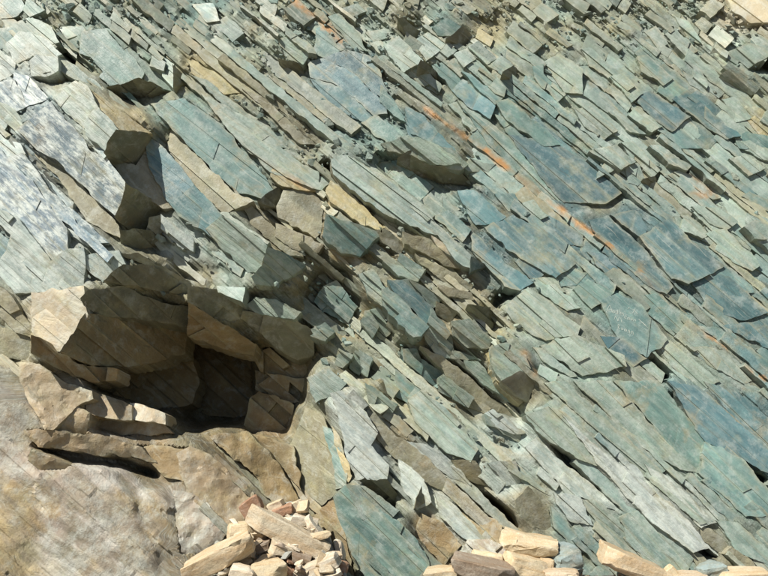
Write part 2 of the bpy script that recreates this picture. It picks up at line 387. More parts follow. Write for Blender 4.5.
S(*o, 'G', -1, 0, -16, [(205,287),(240,270),(300,342),(272,390),(200,352),(180,330)], 'rock_block')
S(*o, 'P', 3, 0, -16, [(170,412),(205,395),(232,420),(190,440)], 'rock_block')
S(*o, 'P', 6, 4, -10, [(313,252),(350,235),(385,290),(385,342),(338,302)], 'rock_block')
S(*o, 'T', 9, -10, -24, [(445,120),(500,140),(642,210),(640,226),(590,222),(470,166)])
S(*o, 'T', 7, -10, -24, [(365,115),(440,160),(430,182),(378,150)])
S(*o, 'P', 7, -4, -24, [(435,187),(500,230),(482,260),(420,222)], 'rock_block')
S(*o, 'T', 8, -10, -30, [(550,280),(640,300),(648,322),(560,312)])
S(*o, 'T', 4, -20, -40, [(545,330),(600,360),(580,388),(545,365)])
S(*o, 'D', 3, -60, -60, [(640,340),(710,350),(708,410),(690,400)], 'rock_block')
S(*o, 'P', 1, 2, -20, [(330,360),(370,350),(400,420),(370,440),(320,400)], 'rock_block')
S(*o, 'G', -3, 2, -20, [(440,470),(490,490),(495,540),(470,548),(430,510)], 'rock_block')
S(*o, 'P', -2, 10, -40, [(300,480),(345,500),(310,545),(285,525)], 'rock_block')
# --- ledges under the centre
o = (384, 288, 4)
S(*o, 'P', 6, -2, -20, [(220,365),(240,350),(300,400),(280,440),(225,410)])
S(*o, 'P', 6, -2, -20, [(283,442),(303,402),(355,440),(335,472)])
S(*o, 'T', 5, -2, -20, [(340,474),(360,445),(420,480),(400,500)])
S(*o, 'T', 8, -8, -24, [(150,235),(300,320),(430,440),(545,510),(520,520),(400,470),(280,380)])
S(*o, 'P', 8, -4, -24, [(325,292),(380,300),(470,400),(540,470),(510,462),(430,400),(340,330)])
S(*o, 'Y', 6, -10, -10, [(410,270),(432,260),(470,350),(560,440),(540,460),(460,380)])
S(*o, 'P', 10, 0, -6, [(435,240),(490,225),(560,270),(580,320),(540,340),(475,370),(440,310)])
S(*o, 'T', 12, -40, -30, [(478,372),(545,338),(595,375),(575,455),(530,420)], 'rock_block')
S(*o, 'W', 8, 4, -20, [(410,505),(440,490),(560,576),(520,580),(430,540)])
S(*o, 'G', 3, 2, -6, [(50,330),(130,400),(100,460),(50,430)])
S(*o, 'P', 5, 2, -6, [(100,440),(130,400),(240,470),(190,525),(110,490)])
S(*o, 'G', 0, 0, -26, [(80,250),(130,250),(152,300),(145,345),(100,330)], 'rock_block')
S(*o, 'G', 3, 0, -26, [(155,290),(215,330),(240,355),(205,390),(150,350)], 'rock_block')
S(*o, 'P', 12, 0, -6, [(570,500),(690,445),(790,520),(800,590),(650,580),(600,530)])
S(*o, 'P', 8, 0, -4, [(600,240),(640,245),(768,350),(740,352),(640,290)])
S(*o, 'P', 6, 0, -4, [(630,310),(690,340),(680,380),(620,340)])
H(*o, 25, [(440,30),(490,10),(540,20),(500,50),(450,75),(430,95)])
# --- bottom centre
o = (256, 384, 3)
S(*o, 'W', 16, 6, -6, [(225,32),(260,25),(330,90),(360,150),(340,180),(395,240),(390,285),(300,282),(270,200),(250,100)], 'rock_slab', 'whitish water-worn slab over a shadowed notch')
S(*o, 'G', 26, 10, -4, [(235,342),(270,307),(370,380),(440,430),(500,500),(530,600),(340,600),(290,500),(250,400)], 'rock_slab', 'broad pale green slab rising from the beach stones')
S(*o, 'P', 27, -4, -20, [(275,302),(330,312),(425,378),(380,422),(320,400)])
S(*o, 'D', 8, -10, -90, [(300,290),(390,290),(420,330),(415,370),(330,306)], 'rock_block')
S(*o, 'T', -4, 60, 0, [(100,200),(150,75),(200,100),(250,230),(240,300),(230,330),(160,392),(130,310)], 'rock_slab', 'tan steep slab streaked with white facing the hollow')
S(*o, 'G', 10, 30, -4, [(200,130),(225,140),(270,262),(268,300),(238,310),(232,220)])
S(*o, 'Y', 12, 10, 0, [(228,130),(250,160),(285,270),(275,290),(255,230)])
S(*o, 'N', 4, 50, 0, [(178,400),(230,345),(260,440),(300,600),(270,600),(240,500)])
S(*o, 'P', 7, 2, -8, [(460,52),(500,20),(600,112),(662,192),(640,230),(560,190),(480,112)])
S(*o, 'W', 8, 0, -14, [(450,172),(520,190),(602,240),(640,302),(560,262),(470,202)])
S(*o, 'T', 4, 0, -40, [(590,232),(655,235),(690,302),(620,282)], 'rock_block')
S(*o, 'W', 12, 4, -6, [(430,230),(500,290),(522,350),(482,372),(440,302)])
S(*o, 'W', 12, 2, -8, [(540,330),(600,370),(692,470),(640,472),(560,402)])
S(*o, 'N', 10, 2, -4, [(500,392),(560,422),(612,482),(560,542),(480,452)])
S(*o, 'D', 15, -80, -10, [(500,305),(512,300),(508,350),(478,368)])
S(*o, 'P', 6, 0, -30, [(690,92),(790,135),(790,175),(700,122)])
S(*o, 'W', 7, 0, -30, [(700,240),(775,235),(790,295),(750,300)])
S(*o, 'T', 10, 0, -14, [(330,100),(400,140),(480,200),(560,270),(600,330),(520,300),(430,225),(370,170)])
S(*o, 'P', 5, 2, -16, [(330,0),(420,60),(400,95),(345,60)])
H(*o, 45, [(610,310),(700,340),(768,390),(790,440),(735,420),(680,385),(615,350)])
S(*o, 'N', 6, 4, 20, [(600,365),(680,392),(768,440),(790,470),(740,500),(690,470)], 'rock_slab')
S(*o, 'L', 14, 4, 10, [(640,470),(700,470),(760,500),(740,560),(640,560),(600,520)])
# --- lower right
o = (512, 384, 3)
S(*o, 'P', 16, 2, -6, [(45,97),(110,72),(160,92),(262,190),(252,242),(200,222),(120,172),(80,142)])
S(*o, 'W', 9, 2, -4, [(45,192),(80,162),(130,222),(240,302),(322,382),(250,352),(160,322),(90,242)])
S(*o, 'P', 12, 2, -6, [(100,0),(165,-5),(330,150),(480,300),(600,408),(560,418),(430,302),(300,182)])
S(*o, 'W', 16, 2, -8, [(155,98),(262,192),(400,302),(520,402),(592,488),(540,502),(400,392),(270,252)], 'rock_slab', 'whitened rounded bed descending towards the beach stones')
S(*o, 'P', 12, 2, -10, [(330,402),(390,382),(470,442),(540,522),(520,562),(430,542),(350,472)])
S(*o, 'P', 8, 2, -4, [(190,-5),(300,-5),(460,172),(560,262),(500,252),(380,172)])
S(*o, 'G', 7, 2, -4, [(310,-5),(440,-5),(580,172),(560,262),(490,202),(400,92)])
S(*o, 'B', 8, 2, -4, [(470,-5),(560,10),(695,135),(790,205),(790,275),(700,226),(588,172),(520,72)])
S(*o, 'G', 9, 2, -4, [(583,177),(690,228),(790,340),(790,388),(700,392),(565,268)], 'rock_slab', 'pale green slab stained with ochre patches')
S(*o, 'B', 6, 2, -4, [(580,-5),(680,30),(790,120),(790,200),(695,130)])
S(*o, 'W', 11, 2, -6, [(500,312),(612,412),(565,428),(430,292),(400,242)])
S(*o, 'T', 7, 0, -20, [(562,432),(600,440),(660,490),(640,510),(580,472)])
S(*o, 'T', 7, 0, -20, [(642,512),(662,492),(725,542),(705,562)])
S(*o, 'P', 8, 2, -6, [(615,412),(680,420),(790,512),(790,552),(680,502)])
S(*o, 'T', 9, -20, -20, [(15,352),(50,312),(100,372),(130,442),(60,422),(30,392)], 'rock_block')
S(*o, 'W', 11, 0, -12, [(130,332),(200,342),(242,422),(170,402),(140,362)])
S(*o, 'P', 10, 0, -12, [(-5,232),(60,292),(110,332),(60,302),(-5,262)])
S(*o, 'P', 10, 2, -8, [(205,345),(270,360),(420,520),(470,570),(400,570),(300,480)])
S(*o, 'G', 8, 2, -8, [(120,370),(160,410),(230,500),(200,500),(130,430)])
H(*o, 26, [(250,95),(300,125),(350,185),(330,190),(270,130)])
H(*o, 26, [(120,175),(210,235),(290,300),(330,370),(300,360),(230,300),(150,230)])
H(*o, 24, [(700,228),(768,290),(768,330),(725,285)])
H(*o, 24, [(530,130),(570,150),(590,175),(560,165)])
H(*o, 20, [(465,25),(500,45),(520,80),(490,60)])
H(*o, 26, [(545,500),(590,490),(620,520),(570,520)])
# --- the overhang and the hollow beneath it
o = (0, 288, 4)
S(*o, 'K', 46, 6, -6, [(130,22),(330,-4),(335,60),(345,108),(300,180),(248,246),(200,240),(130,165),(133,60)], 'rock_block', 'large cream block face over the dark hollow')
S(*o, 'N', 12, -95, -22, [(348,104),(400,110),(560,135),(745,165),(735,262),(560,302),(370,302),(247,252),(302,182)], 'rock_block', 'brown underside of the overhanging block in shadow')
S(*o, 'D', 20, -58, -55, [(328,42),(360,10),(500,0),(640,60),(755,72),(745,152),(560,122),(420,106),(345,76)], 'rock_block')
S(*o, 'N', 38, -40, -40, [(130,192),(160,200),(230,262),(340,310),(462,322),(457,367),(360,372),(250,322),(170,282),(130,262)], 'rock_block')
S(*o, 'T', 39, -4, -10, [(-10,-10),(30,20),(115,140),(122,190),(60,170),(-10,90)])
S(*o, 'T', 36, -4, -14, [(-10,150),(60,182),(122,202),(110,282),(-10,270)])
S(*o, 'T', 38, -16, 10, [(80,302),(160,310),(250,380),(360,412),(365,442),(300,470),(212,560),(180,560),(120,450),(90,382)], 'rock_block')
S(*o, 'T', 34, -16, -14, [(213,472),(300,472),(352,502),(342,580),(212,575)], 'rock_block')
S(*o, 'K', 14, -10, 16, [(525,462),(570,472),(652,502),(655,542),(540,522)], 'rock_block')
S(*o, 'T', 10, -10, -14, [(400,530),(540,528),(650,547),(685,580),(480,585),(400,560)], 'rock_block')
S(*o, 'L', 43, 0, 0, [(-20,285),(70,392),(110,472),(170,572),(60,590),(-20,480)])
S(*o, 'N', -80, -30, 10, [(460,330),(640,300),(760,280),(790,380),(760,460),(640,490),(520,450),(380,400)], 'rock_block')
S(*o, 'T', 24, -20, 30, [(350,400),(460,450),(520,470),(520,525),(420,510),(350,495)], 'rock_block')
o = (192, 288, 4)
S(*o, 'P', -2, 0, -20, [(215,80),(260,40),(330,52),(430,95),(400,122),(300,102)], 'rock_block')
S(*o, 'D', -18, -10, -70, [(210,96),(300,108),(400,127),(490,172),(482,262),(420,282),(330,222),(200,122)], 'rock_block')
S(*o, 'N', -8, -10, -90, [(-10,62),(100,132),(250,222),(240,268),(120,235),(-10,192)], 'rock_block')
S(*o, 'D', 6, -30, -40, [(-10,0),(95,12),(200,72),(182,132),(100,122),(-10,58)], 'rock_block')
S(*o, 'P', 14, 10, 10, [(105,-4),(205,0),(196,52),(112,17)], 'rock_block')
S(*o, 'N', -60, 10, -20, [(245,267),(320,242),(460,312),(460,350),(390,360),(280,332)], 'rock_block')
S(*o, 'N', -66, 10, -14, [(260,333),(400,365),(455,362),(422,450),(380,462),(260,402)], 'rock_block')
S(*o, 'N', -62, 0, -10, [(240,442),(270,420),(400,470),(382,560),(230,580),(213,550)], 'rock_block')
S(*o, 'P', 4, 10, -20, [(480,190),(520,165),(560,180),(530,206)], 'rock_block')
S(*o, 'P', 2, 20, -30, [(590,247),(640,270),(602,312),(575,300)], 'rock_block')
S(*o, 'P', 3, 20, -30, [(670,250),(717,290),(700,350),(680,330)], 'rock_block')
S(*o, 'P', 6, 10, -16, [(465,362),(540,322),(612,380),(580,410),(500,452)], 'rock_block')
S(*o, 'P', 2, 10, -30, [(680,132),(720,115),(742,150),(720,192)], 'rock_block')
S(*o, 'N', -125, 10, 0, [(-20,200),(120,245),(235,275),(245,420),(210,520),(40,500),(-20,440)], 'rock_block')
# --- lower left
o = (0, 432, 4)
S(*o, 'T', 43, -4, -20, [(130,70),(180,92),(272,130),(260,150),(170,152),(120,112)], 'rock_block')
S(*o, 'L', 44, -4, 6, [(60,202),(120,210),(300,350),(310,440),(300,482),(212,476),(150,402),(90,282)])
S(*o, 'L', 42, -8, 8, [(282,152),(400,182),(500,340),(512,372),(602,452),(600,502),(540,562),(420,600),(335,520),(332,382),(302,302)], 'rock_slab', 'pale pinkish grey rough rock low beside the hollow')
S(*o, 'T', 44, 0, 8, [(-20,210),(80,230),(182,362),(130,442),(-20,400)])
S(*o, 'T', 48, -4, 10, [(-20,450),(120,442),(213,482),(213,600),(-20,600)])
S(*o, 'L', 34, -10, 8, [(600,292),(660,272),(692,402),(722,502),(650,502),(600,402)])
S(*o, 'N', 14, -20, 14, [(540,60),(640,60),(790,70),(850,170),(760,200),(660,172),(620,132)], 'rock_slab')
S(*o, 'L', 42, 0, 0, [(-20,60),(110,90),(160,160),(270,160),(290,300),(120,205),(-20,190)])
H(*o, 26, [(130,55),(350,85),(500,105),(620,160),(640,185),(560,165),(480,140),(350,130),(270,122),(180,85)])
S(*o, 'T', 30, -10, -16, [(100,-8),(250,0),(420,20),(560,60),(620,120),(520,95),(350,78),(160,60)], 'rock_block')
o = (192, 432, 4)
S(*o, 'T', 20, -24, 12, [(-60,90),(0,62),(80,102),(240,242),(250,302),(200,352),(100,362),(-10,242)], 'rock_slab')
S(*o, 'L', 26, -20, 8, [(-70,240),(0,252),(60,292),(135,402),(60,472),(-40,482),(-60,330)])
S(*o, 'N', -2, -40, 20, [(75,22),(220,2),(300,82),(425,275),(330,292),(240,152)], 'rock_slab', 'wet brown slab sloping down into the hollow')
S(*o, 'N', -18, 30, 10, [(235,10),(320,30),(400,62),(440,240),(380,165)], 'rock_slab')
S(*o, 'N', 8, -40, 10, [(250,300),(420,285),(440,330),(380,420),(230,400)], 'rock_slab')

# ------------------------------------------------------------------ depth and colour of the whole face, spread from the slabs
GX0, GX1, GY0, GY1, GS = -70, 840, -70, 650, 2
gx_ = np.arange(GX0, GX1 + 1, GS); gy_ = np.arange(GY0, GY1 + 1, GS)
GXX, GYY = np.meshgrid(gx_.astype(float), gy_.astype(float))
def inside(poly, x, y):
    r = np.zeros(np.shape(x), bool); n = len(poly)
    for i in range(n):
        x0, y0 = poly[i]; x1, y1 = poly[(i + 1) % n]
        if y0 == y1: continue
        c = ((y0 > y) != (y1 > y)) & (x < (x1 - x0) * (y - y0) / (y1 - y0) + x0)
        r ^= c
    return r
STEP_BACK = np.array([(305,288),(330,272),(420,325),(510,385),(480,425),(400,405),(345,372),(322,345)], float)   # ledges set back under the upper beds
RUST = [np.array(l, float) for l in ([(283,-10),(300,6),(322,22),(345,45)], [(425,108),(455,130),(485,150),(510,170),(545,198),(580,225),(612,247)], [(686,172),(700,182),(716,195)], [(692,193),(706,196)],
        [(688,322),(706,334),(726,348)], [(745,368),(764,378)], [(640,270),(655,290),(668,296)], [(524,352),(536,372)], [(278,170),(312,190)])]
def rust_at(x, y):
    f = np.zeros(np.shape(x))
    for k, l in enumerate(RUST):
        P_ = np.stack([np.asarray(x, float).ravel(), np.asarray(y, float).ravel()], -1)
        m = np.full(len(P_), 99.0)
        for a_, c_ in zip(l[:-1], l[1:]):
            d_ = c_ - a_; t_ = np.clip(((P_ - a_) @ d_) / (d_ @ d_), 0, 1)
            m = np.minimum(m, np.linalg.norm(P_ - a_ - t_[:, None] * d_, axis=1))
        m = m.reshape(np.shape(x)) + 3.5 * fbm(np.asarray(x) / 9, np.asarray(y) / 9, 40 + k, 3)
        w_ = (3.0, 2.9, 2.0, 2.0, 1.6, 1.6, 2.5, 3.0, 5.0)[k]
        f = np.maximum(f, np.clip(1.25 - np.maximum(m, 0) / w_, 0, 1) * (.85, .9, .5, .6, .7, .7, .5, .6, .45)[k])
    return f * np.clip(.75 + 1.5 * fbm(np.asarray(x) / 14, np.asarray(y) / 14, 71, 3), .25, 1)
for i, s in enumerate(SLABS):
    s['c'] = s['p'].mean(0)
    s['low'] = (s['c'][0] < 285 and s['c'][1] > 372 and s['d'] > -25)
    s['ghost'] = s['low'] and s['c'][0] < 168 and s['name'] == 'rock_slab'            # one continuous mass there: only its depth and colour are used
    small = min(np.ptp(s['p'][:, 0]), np.ptp(s['p'][:, 1]))
    k_ = .35 if s['c'][0] > 480 else 1.0
    s['d'] += random.uniform(-1.5, 1.5) * k_; s['gx'] += random.uniform(-7, 7) * k_; s['gy'] += random.uniform(-7, 7) * k_
    s['rgb'] = np.array(ROCK[s['look']]) * random.uniform(0.88, 1.12) * np.array([random.uniform(.97, 1.03), 1, random.uniform(.95, 1.03)])
CENTRE = np.array([(255,250),(300,195),(345,180),(400,215),(500,280),(515,390),(470,425),(400,415),(320,375),(270,330)], float)
for s in SLABS:
    if inside(STEP_BACK, *s['c']): s['d'] -= 17
    if inside(CENTRE, *s['c']) and s['look'] in 'PGBWK':
        s['d'] += random.uniform(2, 7); s['gy'] -= 10
    if s['low'] and s['look'] == 'T': s['rgb'] = np.array((.30, .225, .135)) * random.uniform(.85, 1.15)
def slab_plane(s, x, y): return s['d'] + s['gx'] * (x - s['c'][0]) / 100 + s['gy'] * (y - s['c'][1]) / 100
top = np.full(GXX.shape, -999.0); colr = np.zeros(GXX.shape + (3,)); mott = np.zeros(GXX.shape)
for s in SLABS:
    m = inside(s['p'], GXX, GYY)
    dd = slab_plane(s, GXX, GYY)
    m &= dd > top
    top[m] = dd[m]; colr[m] = s['rgb']; mott[m] = LOOK[s['look']][0]
covered = top > -900
built = np.zeros(GXX.shape, bool)
for s in SLABS:
    if not s['ghost']: built |= inside(s['p'], GXX, GYY)
def blur(a, sig):
    r = int(sig * 2.5); k = np.exp(-0.5 * (np.arange(-r, r + 1) / sig) ** 2); k /= k.sum()
    for ax_ in (0, 1): a = np.apply_along_axis(lambda v: np.convolve(v, k, 'full')[r:r + len(v)], ax_, a)
    return a
def spread(val):
    m = covered.astype(float); v = np.where(covered, val, 0)
    num = 0; den = 0
    for sig, w in ((3.5, 1.0), (9, .08), (28, .002), (80, 1e-5)):
        num = num + w * blur(v, sig); den = den + w * blur(m, sig)
    return num / (den + 1e-12)
DEEP = spread(np.where(covered, top, 0))
gxd, gyd = np.gradient(DEEP)[::-1]
RGB = np.stack([spread(colr[..., k]) for k in range(3)], -1)
# joints between slabs carry a tan clay film and paler crushed rock; shade is painted over them
MOT = spread(mott)
holed = np.zeros(GXX.shape); 
for hp, hd in HOLES: holed = np.maximum(holed, inside(hp, GXX, GYY) * hd)
holed_soft = blur(holed, 1.0)
def grid_at(a, x, y):
    fx = np.clip((np.asarray(x) - GX0) / GS, 0, a.shape[1] - 1.001); fy = np.clip((np.asarray(y) - GY0) / GS, 0, a.shape[0] - 1.001)
    ix = fx.astype(int); iy = fy.astype(int); fx = fx - ix; fy = fy - iy
    if a.ndim == 3: fx = fx[..., None]; fy = fy[..., None]
    return (a[iy, ix] * (1 - fx) + a[iy, ix + 1] * fx) * (1 - fy) + (a[iy + 1, ix] * (1 - fx) + a[iy + 1, ix + 1] * fx) * fy

# ------------------------------------------------------------------ materials
def nodes_for(name):
    m = bpy.data.materials.new(name); m.use_nodes = True
    nt = m.node_tree; nt.nodes.clear()
    return m, nt
class NB:
    def __init__(s, nt): s.nt = nt
    def n(s, t, **kw):
        nd = s.nt.nodes.new(t)
        for k, v in kw.items(): setattr(nd, k, v)
        return nd
    def l(s, a, b): s.nt.links.new(a, b)
    def val(s, sock, v):
        if hasattr(v, 'is_output') or isinstance(v, bpy.types.NodeSocket): s.l(v, sock)
        else: sock.default_value = v
    def math(s, op, a, b=0.0, clamp=False):
        nd = s.n('ShaderNodeMath', operation=op, use_clamp=clamp); s.val(nd.inputs[0], a); s.val(nd.inputs[1], b); return nd.outputs[0]
    def mix(s, f, a, b, mode='MIX'):
        nd = s.n('ShaderNodeMix', data_type='RGBA', blend_type=mode); s.val(nd.inputs[0], f); s.val(nd.inputs[6], a); s.val(nd.inputs[7], b); return nd.outputs[2]
    def noise(s, vec, scale, detail=4, rough=.6, dist=0.0):
        nd = s.n('ShaderNodeTexNoise'); s.val(nd.inputs['Vector'], vec); nd.inputs['Scale'].default_value = scale
        nd.inputs['Detail'].default_value = detail; nd.inputs['Roughness'].default_value = rough; nd.inputs['Distortion'].default_value = dist
        return nd.outputs[0]
    def ramp(s, f, a, b, x=0.0, y=1.0):
        nd = s.n('ShaderNodeMapRange', clamp=True); s.val(nd.inputs[0], f)
        for k, v in zip((1, 2, 3, 4), (a, b, x, y)): nd.inputs[k].default_value = v
        return nd.outputs[0]
    def vmul(s, v, xyz):
        nd = s.n('ShaderNodeVectorMath', operation='MULTIPLY'); s.val(nd.inputs[0], v); nd.inputs[1].default_value = xyz; return nd.outputs[0]
    def vadd(s, a, b):
        nd = s.n('ShaderNodeVectorMath', operation='ADD'); s.val(nd.inputs[0], a); s.val(nd.inputs[1], b); return nd.outputs[0]

def rock_material():
    m, nt = nodes_for('bedded_slate'); b = NB(nt)
    col = b.n('ShaderNodeAttribute', attribute_name='Col').outputs['Color']
    mot = b.n('ShaderNodeAttribute', attribute_name='mot').outputs['Fac']
    smo = b.n('ShaderNodeAttribute', attribute_name='smooth_face').outputs['Fac']
    bed = b.n('ShaderNodeAttribute', attribute_name='bed').outputs['Vector']
    pos = b.n('ShaderNodeNewGeometry').outputs['Position']
    rough = b.math('SUBTRACT', 1.0, smo)
    # streaks along the beds, in patches
    n1 = b.noise(pos, 2.9, 5, .66)
    patch = n1
    st = b.noise(b.vmul(bed, (5.0, 34.0, 9.0)), 1.0, 4, .7)
    c = b.mix(b.math('MULTIPLY', b.ramp(st, .46, .72, 0, .8), b.ramp(patch, .36, .60)), col, b.mix(1.0, col, (1.55, 1.66, 1.58, 1), 'MULTIPLY'))
    st2 = b.noise(b.vmul(bed, (1.6, 17.0, 4.0)), 1.0, 2, .6)
    c = b.mix(b.ramp(st2, .50, .30, 0, .7), c, b.mix(1.0, c, (.58, .68, .72, 1), 'MULTIPLY'))
    # fine bedding lines, dark seams and pale veins
    wob = b.n('ShaderNodeTexNoise'); b.l(bed, wob.inputs['Vector']); wob.inputs['Scale'].default_value = 5.0; wob.inputs['Detail'].default_value = 2
    fl = b.noise(b.vmul(b.vadd(bed, b.vmul(wob.outputs['Color'], (.0, .05, .0))), (1.8, 62.0, 2.0)), 1.0, 3, .6)
    c = b.mix(b.math('MULTIPLY', b.ramp(fl, .62, .68), b.ramp(patch, .60, .44, 0, .38)), c, (.50, .50, .42, 1))
    c = b.mix(b.math('MULTIPLY', b.ramp(fl, .37, .32), b.ramp(patch, .42, .60, .05, .6)), c, (.075, .070, .045, 1))
    # clay and tan staining in patches
    c = b.mix(b.ramp(n1, .55, .72, 0, .5), c, (.38, .335, .18, 1))
    c = b.mix(b.ramp(n1, .40, .28, 0, .38), c, (.40, .27, .10, 1))
    # pale scuffing and crusts
    n2 = b.noise(pos, 9.0, 6, .74)
    c = b.mix(b.math('MULTIPLY', b.ramp(n2, .52, .64), .26), c, (.55, .59, .55, 1))
    n3 = b.noise(b.vmul(bed, (9.0, 20.0, 12.0)), 1.0, 6, .76)
    c = b.mix(b.math('MULTIPLY', b.ramp(n3, .46, .58), mot), c, (.60, .645, .595, 1))
    # fine relief
    h = b.math('MULTIPLY', b.noise(pos, 26.0, 6, .74), b.math('ADD', b.math('MULTIPLY', rough, .50), .18))
    h = b.math('ADD', h, b.math('MULTIPLY', fl, b.math('ADD', b.math('MULTIPLY', rough, .5), .25)))
    bump = b.n('ShaderNodeBump'); bump.inputs['Strength'].default_value = .85; bump.inputs['Distance'].default_value = .022
    b.l(h, bump.inputs['Height'])
    p = b.n('ShaderNodeBsdfPrincipled'); b.l(c, p.inputs['Base Color']); b.l(bump.outputs[0], p.inputs['Normal'])
    b.l(b.ramp(b.math('ADD', b.math('MULTIPLY', smo, .5), b.math('MULTIPLY', n2, .6)), .2, .9, .78, .38), p.inputs['Roughness'])
    p.inputs['Specular IOR Level'].default_value = .4
    out = b.n('ShaderNodeOutputMaterial'); b.l(p.outputs[0], out.inputs[0])
    return m

def stone_material():
    m, nt = nodes_for('beach_stone'); b = NB(nt)
    col = b.n('ShaderNodeAttribute', attribute_name='Col').outputs['Color']
    tc = b.n('ShaderNodeTexCoord').outputs['Object']
    rnd = b.n('ShaderNodeObjectInfo').outputs['Random']
    tv = b.vadd(tc, b.vmul(rnd, (9, 5, 7)))
    band = b.noise(b.vmul(tv, (5, 16, 34)), 1.0, 5, .65, .4)
    c = b.mix(b.ramp(band, .42, .62, 0, .55), col, b.mix(1.0, col, (.80, .60, .40, 1), 'MULTIPLY'))
    n1 = b.noise(tv, 14, 7, .7)
    c = b.mix(b.ramp(n1, .52, .70, 0, .45), c, (.60, .55, .46, 1))
    n2 = b.noise(tv, 90, 4, .8)
    c = b.mix(1.0, c, b.mix(b.ramp(n2, .3, .7), (.78, .77, .75, 1), (1.15, 1.15, 1.15, 1)), 'MULTIPLY')
    h = b.math('ADD', b.noise(tv, 30, 8, .7), b.math('MULTIPLY', band, .5))
    bump = b.n('ShaderNodeBump'); bump.inputs['Strength'].default_value = .7; bump.inputs['Distance'].default_value = .012; b.l(h, bump.inputs['Height'])
    p = b.n('ShaderNodeBsdfPrincipled'); b.l(c, p.inputs['Base Color']); p.inputs['Roughness'].default_value = .75; b.l(bump.outputs[0], p.inputs['Normal'])
    out = b.n('ShaderNodeOutputMaterial'); b.l(p.outputs[0], out.inputs[0])
    return m

def ground_material():
    m, nt = nodes_for('shingle_beach'); b = NB(nt)
    pos = b.n('ShaderNodeNewGeometry').outputs['Position']
    v = b.n('ShaderNodeTexVoronoi'); b.l(pos, v.inputs['Vector']); v.inputs['Scale'].default_value = 22
    c = b.mix(.45, (.17, .15, .11, 1), b.mix(1.0, v.outputs['Color'], (.3, .26, .2, 1), 'MULTIPLY'))
    bump = b.n('ShaderNodeBump'); bump.inputs['Strength'].default_value = .9; bump.inputs['Distance'].default_value = .03
    b.l(b.math('SUBTRACT', 1.0, v.outputs['Distance']), bump.inputs['Height'])
    p = b.n('ShaderNodeBsdfPrincipled'); b.l(c, p.inputs['Base Color']); p.inputs['Roughness'].default_value = .85; b.l(bump.outputs[0], p.inputs['Normal'])
    out = b.n('ShaderNodeOutputMaterial'); b.l(p.outputs[0], out.inputs[0])
    return m

def plain_material(name, rgb, rough=.8):
    m, nt = nodes_for(name); b = NB(nt)
    pos = b.n('ShaderNodeNewGeometry').outputs['Position']
    c = b.mix(b.ramp(b.noise(pos, 160, 3, .7), .3, .7), tuple(x * .8 for x in rgb) + (1,), tuple(rgb) + (1,))
    p = b.n('ShaderNodeBsdfPrincipled'); b.l(c, p.inputs['Base Color']); p.inputs['Roughness'].default_value = rough
    out = b.n('ShaderNodeOutputMaterial'); b.l(p.outputs[0], out.inputs[0])
    return m
ROCK_MAT = rock_material(); STONE_MAT = stone_material(); GROUND_MAT = ground_material(); SCRATCH_MAT = plain_material('scratched_rock_powder', (.44, .50, .45))

# ------------------------------------------------------------------ mesh helpers
def set_attr(me, name, kind, arr):
    a = me.attributes.new(name, kind, 'POINT')
    a.data.foreach_set({'FLOAT_COLOR': 'color', 'FLOAT_VECTOR': 'vector', 'FLOAT': 'value'}[kind], np.asarray(arr, np.float32).ravel())

def rock_object(name, geo, parent, recentre=True):
    co = geo['co']
    off = co.mean(0) if recentre else np.zeros(3)
    me = bpy.data.meshes.new(name)
    me.from_pydata((co - off).tolist(), [], geo['f'])
    set_attr(me, 'Col', 'FLOAT_COLOR', np.c_[geo['rgb'], np.ones(len(co))])
    set_attr(me, 'bed', 'FLOAT_VECTOR', geo['bed'])
    set_attr(me, 'mot', 'FLOAT', geo['mot'])
    set_attr(me, 'smooth_face', 'FLOAT', geo['smo'])
    me.materials.append(ROCK_MAT)
    me.polygons.foreach_set('use_smooth', np.ones(len(me.polygons), bool))
    me.set_sharp_from_angle(angle=math.radians(15))
    me.update()
    ob = bpy.data.objects.new(name, me)
    COL.objects.link(ob); ob.location = off
    if parent: ob.parent = parent
    return ob

def merge(geos):
    off = 0; out = dict(co=[], f=[], rgb=[], bed=[], mot=[], smo=[])
    for g in geos:
        for k in ('co', 'rgb', 'bed', 'mot', 'smo'): out[k].append(g[k])
        out['f'] += [tuple(i + off for i in f) for f in g['f']]
        off += len(g['co'])
    for k in ('co', 'rgb', 'bed', 'mot', 'smo'): out[k] = np.concatenate(out[k])
    return out

def broken_edge(poly, seg, amp, rnd):
    out = []
    n = len(poly)
    for i in range(n):
        a = poly[i]; b_ = poly[(i + 1) % n]
        L = np.hypot(*(b_ - a)); k = max(1, int(L / seg))
        nv = np.array([-(b_ - a)[1], (b_ - a)[0]]) / max(L, 1e-6)
        ph = rnd.uniform(0, 99); A = min(amp, .045 * L)
        t = np.arange(k) / k
        dv = fbm(ph + t * L / 11.0, np.full(k, ph), 3, 3) * 2.0 * A
        st = (hash2((ph + t * L / 8.0).astype(np.int64), np.full(k, int(ph * 7)), 5) - .5) * A       # stepped nicks where a chip has gone
        out.append(a + (b_ - a) * t[:, None] + nv * ((dv + st) * np.sin(np.pi * t) ** .5)[:, None])
    return np.vstack(out)

def seg_dist(P, B):
    A = B; C = np.roll(B, -1, 0); d = C - A; L2 = (d ** 2).sum(1) + 1e-9
    t = np.clip(((P[:, None, :] - A) * d).sum(2) / L2, 0, 1)
    q = A + t[..., None] * d - P[:, None, :]
    return np.sqrt((q ** 2).sum(2)).min(1)

